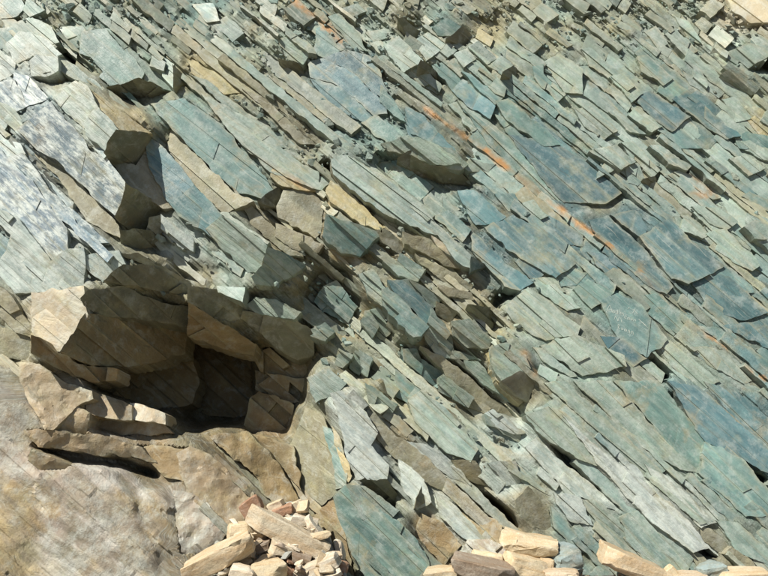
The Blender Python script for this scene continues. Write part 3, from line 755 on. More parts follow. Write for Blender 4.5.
TAN = np.array([.31, .29, .195])
def piece(poly, plane, thick, step, seed, rgb, mot, smo, flare=1.0, amp=1.6, massive=False, jag=True, grain=1.0):
    """a slab of rock: broken outline, uneven face with bed steps, chipped rim, rough sides going back into the cliff"""
    rnd = random.Random(seed)
    if ((poly[:, 0] * np.roll(poly[:, 1], -1) - np.roll(poly[:, 0], -1) * poly[:, 1]).sum()) < 0: poly = poly[::-1]
    B = broken_edge(poly, 2.4, amp, rnd) if jag else poly
    nb = len(B)
    x0, y0 = B.min(0); x1, y1 = B.max(0)
    gx, gy = np.meshgrid(np.arange(x0, x1, step), np.arange(y0, y1, step))
    P = np.c_[gx.ravel(), gy.ravel()] + np.random.default_rng(seed).uniform(-.36, .36, (gx.size, 2)) * step
    P = P[inside(B, P[:, 0], P[:, 1])]
    if len(P):
        dist = seg_dist(P, B); P = P[dist > .55 * step]
    pts = np.vstack([B, P]) if len(P) else B
    res = delaunay_2d_cdt([Vector(p) for p in pts], [(i, (i + 1) % nb) for i in range(nb)], [], 1, 1e-3)
    V = np.array([tuple(v) for v in res[0]]); F = [tuple(f) for f in res[2]]
    if not F: return None
    # outline edges as they came out
    cnt = {}
    for f in F:
        for i in range(3):
            e = (f[i], f[(i + 1) % 3]); cnt[e] = cnt.get(e, 0) + 1
    rim = [e for e in cnt if (e[1], e[0]) not in cnt]
    dist = seg_dist(V, B)
    x, y = V[:, 0], V[:, 1]
    phi = bed_phi(x, y); s = bed_s(x, y)
    r = 1 - smo
    so = (seed * 7.13) % 91
    d = plane(x, y)
    if massive: d = d + fbm(x / 34 + so, y / 30, 6, 4, .5) * 5.0 + np.abs(fbm(s / 40 + so, phi / 10, 16, 3, .5)) * 1.6
    else: d = d + fbm(x / 30 + so, y / 30, 5, 3, .45) * (.3 + 1.8 * r) + fbm(x / 9 + so, y / 9, 14, 2) * .45 * r
    nick = np.clip(1 - dist / (.6 + 1.6 * r), 0, 1)
    d = d - nick * (.15 + 1.1 * r * (vnoise(x / 6, y / 6 + so, 8) + .5) ** 2)
    co = place(x, y, d / 100)
    base = np.tile(rgb, (len(V), 1)) * (1 + .30 * fbm(x / 15, y / 15 + so, 2, 3))[:, None]
    dust = np.clip(np.exp(-dist / 1.7) * (.25 + 1.2 * vnoise(s / 20, phi / 20 + so, 6)), 0, .75)[:, None]
    rgbv = base * (1 - dust) + TAN * dust
    rs_ = rust_at(x, y)[:, None]; rgbv = rgbv * (1 - rs_) + np.array(ROCK['O']) * rs_
    cen = V.mean(0)
    sides = sorted({i for e in rim for i in e}); idx = {v: k for k, v in enumerate(sides)}
    sv = V[sides]; outn = sv - cen; outn /= (np.linalg.norm(outn, axis=1)[:, None] + 1e-6)
    rings = []
    for fr, fl in ((.22, .25), (.5, .5), (1.0, .6)):
        jit = (hash2((sv[:, 0] * 3).astype(np.int64), (sv[:, 1] * 3).astype(np.int64), seed % 50 + int(fr * 10)) - .5)
        lat = sv + outn * ((fl + .6 * jit) * flare)[:, None]
        rings.append(place(lat[:, 0], lat[:, 1], d[sides] / 100) - np.multiply.outer(thick / 100 * fr * (1 + .15 * jit), NRM))
    n0 = len(V); m = len(sides)
    F = [(f[0], f[2], f[1]) for f in F]
    # orientation: outward is towards the eye
    a, b_, c = co[F[0][0]], co[F[0][1]], co[F[0][2]]
    flip = np.dot(np.cross(b_ - a, c - a), NRM) < 0
    if flip: F = [(f[0], f[2], f[1]) for f in F]
    for k in range(3):
        def vid(v, lev): return v if lev == 0 else n0 + (lev - 1) * m + idx[v]
        for (p, q) in rim:
            quad = (vid(p, k), vid(p, k + 1), vid(q, k + 1), vid(q, k))
            F.append(quad if flip == False else quad)
    allco = np.vstack([co] + rings)
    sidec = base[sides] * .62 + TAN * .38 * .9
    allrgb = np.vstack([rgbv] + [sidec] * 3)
    bed = np.c_[s * PX, phi * PX * (.2 if massive else grain), d / 100]
    sb = np.c_[s[sides] * PX, phi[sides] * PX * (.2 if massive else grain), (d[sides] - thick) / 100]
    bed = np.vstack([bed] + [sb] * 3)
    nn = len(allco)
    return dict(co=allco, f=F, rgb=np.clip(allrgb, .01, .8), bed=bed, mot=np.full(nn, mot), smo=np.r_[np.full(n0, smo), np.full(nn - n0, smo * .3)], area=abs((poly[:, 0] * np.roll(poly[:, 1], -1) - np.roll(poly[:, 0], -1) * poly[:, 1]).sum()) / 2)

def clip_half(poly, n, c):
    """the part of an outline with n.p <= c"""
    out = []; k = len(poly); v = poly @ n - c
    for i in range(k):
        a, b_ = poly[i], poly[(i + 1) % k]; va, vb = v[i], v[(i + 1) % k]
        if va <= 0: out.append(a)
        if (va < 0 < vb) or (vb < 0 < va): out.append(a + (b_ - a) * (va / (va - vb)))
    return np.array(out) if len(out) > 2 else None
def laminae(poly, seed, lo, hi, amp, cross=.3):
    """split a slab along its bedding into strips, and some strips across, so that every ledge is a straight real edge"""
    rnd = random.Random(seed * 3 + 1)
    if ((poly[:, 0] * np.roll(poly[:, 1], -1) - np.roll(poly[:, 0], -1) * poly[:, 1]).sum()) < 0: poly = poly[::-1]
    B = broken_edge(poly, 2.4, amp, rnd)
    c = poly.mean(0)
    ux, uy = bed_dir(np.array([c[0]]), np.array([c[1]])); u = np.array([ux[0], uy[0]])
    an = rnd.gauss(0, .035); u = np.array([u[0] * math.cos(an) - u[1] * math.sin(an), u[0] * math.sin(an) + u[1] * math.cos(an)])
    n = np.array([-u[1], u[0]])
    t = B @ n; cuts = []; p = t.min() + rnd.uniform(lo, hi)
    while p < t.max() - lo * .7: cuts.append(p); p += rnd.uniform(lo, hi)
    out = []; rest = B
    for q in cuts + [None]:
        if rest is None or len(rest) < 3: break
        if q is None: strip, rest = rest, None
        else: strip, rest = clip_half(rest, n, q), clip_half(rest, -n, -q)
        if strip is None: continue
        bits = [strip]; L = np.ptp(strip @ u)
        if L > 34 and rnd.random() < cross:
            a = rnd.uniform(-.75, .45); m = u * math.cos(a) + n * math.sin(a); pm = strip @ m
            q2 = pm.min() + np.ptp(pm) * rnd.uniform(.25, .75)
            bits = [x for x in (clip_half(strip, m, q2), clip_half(strip, -m, -q2 - .12)) if x is not None]
        out += [(x, rnd.gauss(0, 1)) for x in bits if np.ptp(x, axis=0).max() > 2.5]
    return out

# ------------------------------------------------------------------ the cliff
cliff = bpy.data.objects.new('cliff', None)
COL.objects.link(cliff)
cliff['kind'] = 'structure'
cliff['label'] = 'layered grey-green slate cliff face with a dark hollow at its foot'
cliff['category'] = 'cliff'

# the broken mass behind the slabs
# (its mesh runs along the dip, so that bed edges come out straight)
fa = np.concatenate([np.arange(-900, -525, 25), np.arange(-525, 525, 3.0), np.arange(525, 901, 25)])
fb = np.concatenate([np.arange(-900, -515, 25), np.arange(-515, 515, 1.5), np.arange(515, 901, 25)])
FA, FB = np.meshgrid(fa, fb)
MX = np.clip(384 + FA * math.cos(S_ANG) - FB * math.sin(S_ANG), -640, 1410); MY = np.clip(288 + FA * math.sin(S_ANG) + FB * math.cos(S_ANG), -580, 800)
mphi = bed_phi(MX, MY); ms = bed_s(MX, MY)
ex = np.clip(MX, -60, 830); ey = np.clip(MY, -60, 640)
outside = np.hypot(MX - ex, MY - ey)
mphi = np.where(outside > 0, (MY - 288) * math.cos(S_ANG) - (MX - 384) * math.sin(S_ANG), mphi)
wx = 5 * fbm(MX / 30, MY / 30, 31, 3); wy = 5 * fbm(MX / 30, MY / 30, 47, 3)
f1, e1 = facets((ms + wx) / 120, (mphi + .3 * wy) / 12, 5, .6)
f2, e2 = facets((ms + wx) / 48, (mphi + .3 * wy) / 6, 15, .7)
f3, e3 = facets((ms + wy) / 20, (mphi + .3 * wx) / 8, 25, 1.0)
LOWZ = np.clip((200 - MX + 40 * fbm(MX / 40, MY / 40, 131, 3) - .3 * (470 - MY)) / 50, 0, 1) * np.clip((MY - 372) / 30, 0, 1)
RA = np.clip(.38 + .75 * np.clip((80 - MY) / 80, 0, 1) + .5 * np.clip((520 - MX) / 120, 0, 1), .38, 1.0)
md = grid_at(DEEP, MX, MY) - 3.2 - 1.6 * RA + RA * (f1 * 5.0 + f2 * 2.6 + f3 * (1.0 + 1.4 * np.clip((110 - MY) / 60, 0, 1)) + fbm(MX / 7, MY / 7, 19, 3) * .8) + 3 * fbm(MX / 90, MY / 90, 77, 3)
lump = 6 * fbm(MX / 75, MY / 60, 83, 5, .48) + 3 * fbm(ms / 130, mphi / 26, 85, 4, .5) + f1 * 1.3 + f2 * .3
md = md * (1 - LOWZ) + (grid_at(DEEP, MX, MY) + lump) * LOWZ
lowtop = np.where(built, top, 999.0)
for ax_ in (0, 1): lowtop = np.minimum(lowtop, np.minimum(np.roll(lowtop, 1, ax_), np.roll(lowtop, -1, ax_)))
lowtop = np.where(lowtop < 900, lowtop, DEEP)
mtop = grid_at(lowtop, MX, MY)
mw = np.clip((grid_at(blur(built.astype(float), .9), MX, MY) - .2) / .4, 0, 1)
md = md * (1 - mw) + np.minimum(md, mtop - 2.2 - 2.5 * RA) * mw
md = md - 5 * grid_at(blur(inside(CENTRE, GXX, GYY).astype(float), 6), MX, MY) - grid_at(holed_soft, MX, MY) + np.where(outside > 0, 40 * fbm(MX / 160, MY / 160, 55, 3), 0)
mrgb = grid_at(RGB, MX, MY)
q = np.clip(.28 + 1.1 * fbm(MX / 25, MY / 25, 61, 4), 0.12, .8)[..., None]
clay_shade = np.array([.14, .13, .08]) + np.clip((130 - MY) / 60, 0, 1)[..., None] * np.array([.12, .11, .07])  # olive crack filling, darkened in its colour to deepen the shadows in cracks
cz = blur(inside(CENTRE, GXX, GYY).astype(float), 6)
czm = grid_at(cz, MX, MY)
q = np.clip(q + .45 * czm[..., None], 0, .85); clay_shade = clay_shade + czm[..., None] * np.array([.06, .03, .0])  # more of it in the centre, browner: painted shade between the ledges
mrgb = mrgb * (1 - q) + clay_shade * q
mrgb = mrgb * (1 + .5 * (hash2(np.floor((ms + wx) / 17).astype(np.int64), np.floor((mphi + wy) / 8).astype(np.int64), 3) - .5))[..., None]
oc = np.clip(.22 + 2.0 * fbm(ms / 75, mphi / 34, 103, 5, .6) + .35 * (MX < 60) * (MY > 480), 0, .7) * LOWZ
wh = np.clip(-.08 + 2.2 * fbm(ms / 60, mphi / 17, 107, 5, .6), 0, .8) * LOWZ
br = np.clip(2.0 * fbm(ms / 50, mphi / 16, 109, 4, .6), 0, .6) * LOWZ
for f_, c_ in ((oc, (.34, .25, .125)), (br, (.21, .175, .13)), (wh, (.47, .43, .38))): mrgb = mrgb * (1 - f_[..., None]) + np.array(c_) * f_[..., None]
mrs = rust_at(MX, MY)[..., None]; mrgb = mrgb * (1 - mrs) + np.array(ROCK['O']) * mrs
mco = place(MX, MY, md / 100)
ny, nx = MX.shape
ii = np.arange(ny * nx).reshape(ny, nx)
quads = np.stack([ii[:-1, :-1], ii[1:, :-1], ii[1:, 1:], ii[:-1, 1:]], -1).reshape(-1, 4)
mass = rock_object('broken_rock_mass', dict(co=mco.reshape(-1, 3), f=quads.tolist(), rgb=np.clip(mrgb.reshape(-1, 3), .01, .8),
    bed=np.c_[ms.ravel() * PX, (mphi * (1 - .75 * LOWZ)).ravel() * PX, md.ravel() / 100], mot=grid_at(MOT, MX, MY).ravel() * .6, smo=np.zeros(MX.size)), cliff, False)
mass['kind'] = 'stuff'

# the slabs read off the photograph
WRITING = None
parts = []
for i, s in enumerate(SLABS):
    if s['ghost']: continue
    look = s['look']; mot, smo = LOOK[look]
    c = s['p'].mean(0)
    v_ = s['p'] - c; poly = c + v_ * (1 + 2.0 / np.linalg.norm(v_, axis=1))[:, None]
    thick = 26 if s['name'] == 'rock_block' else 15
    if s['low']:
        g = piece(poly, lambda x, y, s=s: slab_plane(s, x, y), thick, 2.6, 100 + i, s['rgb'], mot, smo, 1.0, 2.0, True)
    else:
        block = s['name'] == 'rock_block'; big = min(np.ptp(poly[:, 0]), np.ptp(poly[:, 1]))
        lo, hi = (8, 20) if smo > .85 else (5, 13)
        if block and s['look'] in 'PWKGB': lo, hi = (5, 11) if inside(CENTRE, *s['c']) else (8, 18)
        if s['name'] == 'writing_slab': lo, hi = 60, 90
        hgt = .35 + 2.2 * (1 - smo); cross = .3
        if block and s['look'] in 'PWKGB' and inside(CENTRE, *s['c']): hgt = 1.7
        if s['look'] in 'NDKT' and big > 20: lo, hi, hgt, cross = (7, 18, 3.0, .5) if s['look'] == 'N' and s['d'] < -20 else (9, 24, 1.6, .4) if s['look'] in 'ND' else (12, 30, .9, .25)
        gs = []
        for q_, (sub, off) in enumerate(laminae(poly, 100 + i, lo, hi, 1.9 if block else 1.4, cross)):
            tint = 1 + .09 * off
            gg = piece(sub, lambda x, y, s=s, off=off: slab_plane(s, x, y) + off * hgt - .3, thick, 3.6, (100 + i) * 40 + q_, s['rgb'] * tint, mot, smo, .7, 1.0, False, False, .3 if s['look'] in 'NDKT' else 1.0)
            if gg: gs.append(gg)
        if not gs: continue
        g = merge(gs)
    ob = rock_object(s['name'], g, cliff)
    if s['label']: ob['label'] = s['label']
    parts.append(ob)
    if s['name'] == 'writing_slab': WRITING = (ob, g)

# the beds between them: courses that follow the dip, broken at cross joints
rb = random.Random(5)
cand = []
ph = -560.0
row = 0
while ph < 560:
    th = min(22, max(3.4, rb.lognormvariate(2.05, .5)))
    rowoff = rb.uniform(-2.2, 2.2)
    sp = -640.0 + rb.uniform(0, 40)
    while sp < 640:
        ln = min(260, max(18, rb.lognormvariate(4.25, .6)))
        cand.append((ph, ph + th, sp, sp + ln, rowoff, row))
        sp += ln
    ph += th; row += 1
C = np.array([(a, b_, c, d_) for a, b_, c, d_, _, _ in cand])
shear = np.array([rb.uniform(-.5, .9) for _ in cand])
def corner(pk, sk): return bed_inverse(C[:, pk] + (0.15 if pk == 0 else -0.15), C[:, sk] + (0.2 if sk == 2 else -0.2))
cx0 = bed_inverse((C[:, 0] + C[:, 1]) / 2, (C[:, 2] + C[:, 3]) / 2)
keep = (cx0[0] > -140) & (cx0[0] < 910) & (cx0[1] > -90) & (cx0[1] < 630)
cand = [c for c, k in zip(cand, keep) if k]; C = C[keep]; shear = shear[keep]
corners = [corner(0, 2), corner(0, 3), corner(1, 3), corner(1, 2)]
mids = [bed_inverse(C[:, 0] + .35, (C[:, 2] + C[:, 3]) / 2), bed_inverse(C[:, 1] - .35, (C[:, 2] + C[:, 3]) / 2)]
NO_COURSES = (np.array([(70,285),(255,285),(325,340),(315,440),(130,410),(50,370)], float), np.array([(-80,372),(180,372),(205,425),(225,660),(-80,660)], float))
bricks = []
def broken_up(poly, cen):
    """in the crumbling upper cliff a course is cracked into short pieces"""
    want = 15 + 150 * min(1, max(0, (cen[1] - 15 - .05 * cen[0]) / 120.0)) + rb.uniform(0, 16)
    L = np.linalg.norm(poly[2] - poly[0]); k = int(L / want)
    if k < 2: return [poly]
    a0, a1, b0, b1 = poly[0], poly[2], poly[5], poly[3]
    ts = [0] + sorted(min(.97, max(.03, (j + rb.uniform(-.3, .3)) / k)) for j in range(1, k)) + [1]
    out = []
    for t0, t1 in zip(ts[:-1], ts[1:]):
        sh = rb.uniform(-.05, .05)
        q = [a0 + (a1 - a0) * (t0 + .006), a0 + (a1 - a0) * (t0 + t1) / 2, a0 + (a1 - a0) * (t1 - .006), b0 + (b1 - b0) * (t1 - .006), b0 + (b1 - b0) * (t0 + t1) / 2, b0 + (b1 - b0) * (t0 + .006)]
        out.append(np.array(q) + np.array([[rb.gauss(0, .7), rb.gauss(0, .7)] for _ in q]))
    return out
for i, cd in enumerate(cand):
    th = cd[1] - cd[0]
    q = [np.array([a[i], b_[i]]) for a, b_ in corners]
    ux, uy = bed_dir(np.array([q[0][0]]), np.array([q[0][1]])); u = np.array([ux[0], uy[0]])
    q[2] = q[2] + u * shear[i] * th * .5; q[3] = q[3] + u * shear[i] * th * .5
    m0 = np.array([mids[0][0][i], mids[0][1][i]]); m1 = np.array([mids[1][0][i], mids[1][1][i]])
    jit = lambda: np.array([rb.gauss(0, .06), rb.gauss(0, .06)]) * th
    poly = np.array([q[0] + jit(), m0 + jit() * .6, q[1] + jit(), q[2] + jit(), m1 + jit() * .6, q[3] + jit()])
    for poly in broken_up(poly, poly.mean(0)):
        cen = poly.mean(0)
        if grid_at(holed, *cen) > 5: continue
        smp = np.vstack([poly, cen + (poly - cen) * .5, cen[None]])
        tp = grid_at(np.where(covered, top, 999.0), smp[:, 0], smp[:, 1])
        cov = tp < 500
        if cov.mean() > .5: continue
        cxs = np.clip(cen, [-60, -60], [830, 640])
        rub = max(0, 1 - cen[1] / 95.0) * .55 + (.55 if 200 < cen[0] < 380 and 60 < cen[1] < 150 and cen[1] > (cen[0] - 200) * .55 + 40 else 0)
        if inside(NO_COURSES[0], *cen) or inside(NO_COURSES[1], *cen): continue
        if rb.random() < .04 + rub: continue
        d0 = float(grid_at(DEEP, *cen)) + cd[4] * (.5 if cen[0] > 480 else .9) + rb.gauss(0, .45 if cen[0] > 480 else .8)
        ledge = abs(cen[1] - (cen[0] - 150) * .5 - 235) < 55 and 130 < cen[0] < 520 or (300 < cen[0] < 500 and 195 < cen[1] < 330)
        if ledge: d0 += cd[4] * 2.4 + rb.gauss(-3.5, 2.0)
        if cov.any(): d0 = min(d0, tp[cov].min() - 1.2)
        pf = np.c_[(smp - cen) / 100, np.ones(len(smp))]
        fit = np.linalg.lstsq(np.vstack([pf, .02 * np.eye(3)]), np.r_[grid_at(DEEP, smp[:, 0], smp[:, 1]), 0, 0, 0], rcond=None)[0]
        g1, g2 = float(fit[0]), float(fit[1])
        g1 = max(-80, min(80, g1)) + rb.gauss(0, 2.5 if cen[0] > 480 else 5); g2 = max(-80, min(80, g2)) + rb.gauss(-3, 3 if cen[0] > 480 else 6)
        bricks.append((poly, cen, d0, g1, g2))
geos = []
for i, (poly, cen, d0, g1, g2) in enumerate(bricks):
    rgb = np.array(grid_at(RGB, *cen)); k = rb.random()
    if k < .12: rgb = rgb * .5 + np.array(ROCK['T']) * .5
    elif k < .36: rgb = rgb * .6 + np.array(ROCK['P']) * .4
    elif k < .40: rgb = rgb * .5 + np.array(ROCK['Y']) * .5
    elif k < .60: rgb = rgb * .7 + np.array(ROCK['B']) * .3
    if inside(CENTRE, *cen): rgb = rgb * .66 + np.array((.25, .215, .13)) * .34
    tz = max(0, min(1, (95 - cen[1]) / 70)); rgb = rgb * (1 - .45 * tz) + np.array((.20, .20, .145)) * .45 * tz
    rgb = rgb * rb.uniform(.85, 1.18)
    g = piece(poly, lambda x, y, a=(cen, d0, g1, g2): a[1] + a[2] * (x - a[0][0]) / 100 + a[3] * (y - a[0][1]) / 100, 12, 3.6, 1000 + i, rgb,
              float(grid_at(MOT, *cen)) * .8, rb.uniform(.55, .95), .8, 1.1)
    if g: geos.append((g['area'], cen, g))
geos.sort(key=lambda t: -t[0] if (-5 < t[1][0] < 773 and -5 < t[1][1] < 581) else 0)
n_ind = max(0, 296 - sum(p.name.startswith('rock_slab') for p in parts))
for a, cen, g in geos[:n_ind]: rock_object('rock_slab', g, cliff)
rest = rock_object('thin_broken_beds', merge([g for _, _, g in geos[n_ind:]]), cliff, False)
rest['kind'] = 'stuff'

# small broken chips lodged on the ledges and in the crumbling top
def chip_geo(x, y, r, d, rgb, seed):
    rnd = np.random.default_rng(seed)
    pts = rnd.normal(size=(11, 3)); pts /= np.linalg.norm(pts, axis=1)[:, None]
    pts *= np.array([1.25, .8, .7]) * r * PX
    a = math.radians(rnd.uniform(10, 70)); ca, sa = math.cos(a), math.sin(a)
    bm = bmesh.new()
    for p in pts: bm.verts.new(p)
    bmesh.ops.convex_hull(bm, input=bm.verts)
    bm.verts.ensure_lookup_table(); bm.verts.index_update()
    vs = [v for v in bm.verts if v.link_faces]; ix = {v.index: k for k, v in enumerate(vs)}
    co = np.array([v.co[:] for v in vs]); fs = [tuple(ix[v.index] for v in f.verts) for f in bm.faces]
    bm.free()
    loc = np.stack([co[:, 0] * ca + co[:, 1] * sa, co[:, 2], -co[:, 0] * sa + co[:, 1] * ca], -1)
    c = place(np.array([x]), np.array([y]), np.array([d / 100]))[0]
    n = len(co)
    return dict(co=loc + c, f=fs, rgb=np.tile(rgb, (n, 1)), bed=loc * 3 + c, mot=np.full(n, .1), smo=np.full(n, .1))
cg = []
rc = np.random.default_rng(3)
def zone(x, y):
    z = max(0, 1 - y / 80.0) * .9
    if 190 < x < 400 and 20 < y < 170: z += .6
    if y < 300: z += .08
    if 300 < x < 520 and 200 < y < 470: z += .12
    return z
while len(cg) < 2000:
    x = rc.uniform(-20, 790); y = rc.uniform(-20, 470)
    if rc.random() > zone(x, y): continue
    if grid_at(covered.astype(float), x, y) > .2 and rc.random() > .04: continue
    r = min(6.5, max(1.1, rc.lognormal(.55, .5)))
    rgb = np.array(grid_at(RGB, x, y)) * .6 + np.array(ROCK['PTGP'[rc.integers(4)]]) * .4
    cg.append(chip_geo(x, y, r, float(grid_at(DEEP, x, y)) - 2.5 + rc.uniform(-1, 1.5), rgb * rc.uniform(.8, 1.15), int(rc.integers(1e6))))
chips = rock_object('rock_chips', merge(cg), cliff, False)
chips['kind'] = 'stuff'

# scratched handwriting on its slab
from mathutils.bvhtree import BVHTree
def letter_strokes():
    L = []
    def c(cx, cy, rx, ry, a0=0, a1=360, n=9): return [(cx + rx * math.cos(math.radians(a0 + (a1 - a0) * k / n)), cy + ry * math.sin(math.radians(a0 + (a1 - a0) * k / n))) for k in range(n + 1)]
    L += [[(122,226),(142,175),(166,130),(180,172),(196,222)], [(138,196),(190,190)]]
    L += [c(216,212,12,16), c(250,220,12,16), [(264,185),(264,240)], [(288,178),(290,240)], c(303,232,12,13)]
    L += [[(326,225),(330,262)], c(356,280,12,14,0,-300), c(388,294,11,14), [(400,282),(402,312)], [(420,292),(420,310),(434,316),(438,296)], [(452,328),(456,306),(472,304),(478,328)]]
    L += [[(218,312),(236,262),(264,326),(280,276)], [(298,286),(310,342)]]
    L += [[(264,366),(266,420)], [(264,368),(284,372),(284,390),(266,394),(288,422)], [(306,402),(308,428),(322,430),(324,404)], c(352,436,11,14), [(364,424),(366,452)], [(384,468),(388,434),(402,434),(406,472)], [(424,480),(428,446),(442,448),(448,488)]]
    L += [[(380,180),(400,160)], [(440,180),(500,240)], [(470,180),(440,230)], [(510,300),(620,405)], [(520,310),(600,380)]]
    return L
if WRITING:
    ob, g = WRITING
    tree = BVHTree.FromPolygons([tuple(v) for v in g['co']], g['f'])
    vv = []; ff = []; n_ = Vector(NRM)
    for st in letter_strokes():
        pts = []
        for (x0, y0), (x1, y1) in zip(st[:-1], st[1:]):
            k = max(1, int(math.hypot(x1 - x0, y1 - y0) / 9))
            pts += [(x0 + (x1 - x0) * j / k, y0 + (y1 - y0) * j / k) for j in range(k)]
        pts.append(st[-1])
        P3 = []
        for x, y in pts:
            p = Vector(place(np.array([596 + x / 12]), np.array([294 + y / 12]), np.array([.07]))[0])
            hit = tree.ray_cast(Vector(EYE), (p - Vector(EYE)).normalized())
            P3.append((hit[0] if hit[0] else p) + n_ * .0015)
        for j, p in enumerate(P3):
            t = (P3[min(j + 1, len(P3) - 1)] - P3[max(j - 1, 0)]).normalized(); sd = t.cross(n_).normalized()
            w = .0018 * (.7 + .6 * hash2(np.array([j]), np.array([len(vv)]), 2)[0])
            b0 = len(vv); vv += [p - sd * w, p + n_ * .0008, p + sd * w]
            if j: ff += [(b0 - 3, b0 - 2, b0 + 1, b0), (b0 - 2, b0 - 1, b0 + 2, b0 + 1)]
    me = bpy.data.meshes.new('scratched_writing'); me.from_pydata([tuple(v - ob.location) for v in vv], [], ff); me.materials.append(SCRATCH_MAT)
    wo = bpy.data.objects.new('scratched_writing', me); COL.objects.link(wo); wo.parent = ob
    wo['label'] = 'pale scratched handwriting in three lines'

# ------------------------------------------------------------------ the beach at the foot
Z0 = float(place(np.array([384.]), np.array([576.]), np.array([.3]))[0][2]) - .07
cones = []
for px_, py_, d_, sl in ((286, 516, 14, .75), (300, 545, 34, .75), (270, 560, 44, .75), (235, 560, 48, .75), (322, 562, 44, .75), (527, 552, 22, .7), (490, 570, 34, .7), (566, 566, 26, .7), (632, 566, 30, .7), (700, 578, 30, .7), (760, 578, 30, .7), (445, 580, 44, .7)):
    c = place(np.array([float(px_)]), np.array([float(py_)]), np.array([d_ / 100.]))[0]; cones.append((c, sl))
def ground_z(x, y):
    z = np.full(np.shape(x), Z0)
    for c, sl in cones: z = np.maximum(z, c[2] - .05 - sl * np.hypot(x - c[0], y - c[1]))
    return z + .03 * fbm(x * 4, y * 4, 91, 4)
ax = np.concatenate([np.linspace(-40, -4.2, 20), np.arange(-4, 4.01, .05), np.linspace(4.2, 40, 20)])
ay = np.concatenate([np.linspace(-60, 2.8, 30), np.arange(3.0, 6.6, .05), [7, 8]])
AX, AY = np.meshgrid(ax, ay); AZ = ground_z(AX, AY)
ii = np.arange(AX.size).reshape(AX.shape)
me = bpy.data.meshes.new('beach_ground')
me.from_pydata(np.stack([AX, AY, AZ], -1).reshape(-1, 3).tolist(), [], np.stack([ii[:-1, :-1], ii[:-1, 1:], ii[1:, 1:], ii[1:, :-1]], -1).reshape(-1, 4).tolist())
me.materials.append(GROUND_MAT)
for p in me.polygons: p.use_smooth = True
go = bpy.data.objects.new('beach_ground', me); COL.objects.link(go)
go['kind'] = 'structure'; go['label'] = 'tan shingle beach at the cliff foot'; go['category'] = 'beach'

# ------------------------------------------------------------------ loose stones
SC = {'cream': (.60, .53, .40), 'tan': (.54, .45, .31), 'yellow': (.60, .51, .35), 'rust': (.36, .225, .15), 'grey': (.34, .36, .34), 'bluegrey': (.27, .34, .34),
      'brown': (.31, .255, .20), 'pale': (.62, .57, .47), 'pink': (.50, .42, .31)}
def stone(name, label, group, colour, centre, size, rot, seed, boxy=.42, npts=46):
    """a broken beach stone: a rough many-cornered block, longer than wide, with worn edges"""
    rnd = np.random.default_rng(seed)
    bm = bmesh.new()
    bmesh.ops.create_cube(bm, size=2.0)
    for v in bm.verts: v.co += Vector(rnd.normal(size=3) * .10)
    for k in range(9 if boxy < .5 else 17):
        n = rnd.normal(size=3); n /= np.linalg.norm(n)
        n = np.sign(n) * np.abs(n) ** (1.0 if boxy >= .5 else 1.2); n /= np.linalg.norm(n)
        sup = max(float(np.dot(v.co[:], n)) for v in bm.verts)
        bmesh.ops.bisect_plane(bm, geom=bm.verts[:] + bm.edges[:] + bm.faces[:], plane_co=Vector(n * sup * rnd.uniform(.66, .93)), plane_no=Vector(n), clear_outer=True)
        bmesh.ops.holes_fill(bm, edges=[e for e in bm.edges if e.is_boundary], sides=0)
    lim = [max(abs(v.co[k]) for v in bm.verts) for k in range(3)]
    for v in bm.verts: v.co = Vector([v.co[k] / lim[k] * size[k] / 2 for k in range(3)])
    bmesh.ops.remove_doubles(bm, verts=bm.verts, dist=min(size) * .02)
    bmesh.ops.bevel(bm, geom=list(bm.edges), offset=min(size) * .03, segments=1, profile=.6, affect='EDGES', clamp_overlap=True)
    bmesh.ops.triangulate(bm, faces=bm.faces)
    for lim_ in (.05, .025):
        bmesh.ops.subdivide_edges(bm, edges=[e for e in bm.edges if e.calc_length() > lim_], cuts=1)
        bmesh.ops.triangulate(bm, faces=bm.faces)
    bm.normal_update()
    vc = np.array([v.co[:] for v in bm.verts]); ms_ = min(size)
    dsp = fbm(vc[:, 0] * 22 + seed, vc[:, 1] * 22 + vc[:, 2] * 31, 5, 3) * .08
    dsp += (hash2(np.floor(vc[:, 2] / ms_ * 7 + fbm(vc[:, 0] * 9, vc[:, 1] * 9 + seed, 2, 2) * 2).astype(np.int64), np.full(len(vc), seed), 3) - .5) * .07
    for v, q_ in zip(bm.verts, dsp): v.co += v.normal * float(q_) * ms_
    me = bpy.data.meshes.new(name); bm.to_mesh(me); bm.free()
    rgb = np.array(SC[colour]) * rnd.uniform(.85, 1.1)
    set_attr(me, 'Col', 'FLOAT_COLOR', np.tile(np.r_[rgb, 1], (len(me.vertices), 1)))
    me.materials.append(STONE_MAT)
    me.polygons.foreach_set('use_smooth', np.ones(len(me.polygons), bool)); me.set_sharp_from_angle(angle=math.radians(28))
    o_ = bpy.data.objects.new(name, me); COL.objects.link(o_)
    o_.location = centre; o_.rotation_euler = rot
    o_['label'] = label; o_['category'] = 'stone'
    if group: o_['group'] = group
    return o_
def stone_px(label, colour, x, y, ln, wd, ang, d, seed, thick=None, group=None, boxy=.42, tilt=0.0):
    c = place(np.array([float(x)]), np.array([float(y)]), np.array([d / 100.]))[0]
    k = PX * (1 - d / 100 / DIST)
    return stone('beach_stone', label, group, colour, c, (ln * k, (thick or wd * 1.1) * k, wd * k), (tilt, math.radians(ang), 0), seed, boxy)
HEAP = 'stones heaped below the hollow'; FOOT = 'stones along the foot of the cliff'
stone_px('long cream beam-shaped stone lying across the top of the heap', 'cream', 287, 533, 82, 19, 27, 40, 1, 20, HEAP, .32)
stone_px('rust-red end stone propped at the upper end of the long cream beam', 'rust', 252, 507, 17, 20, 60, 24, 2, 14, HEAP)
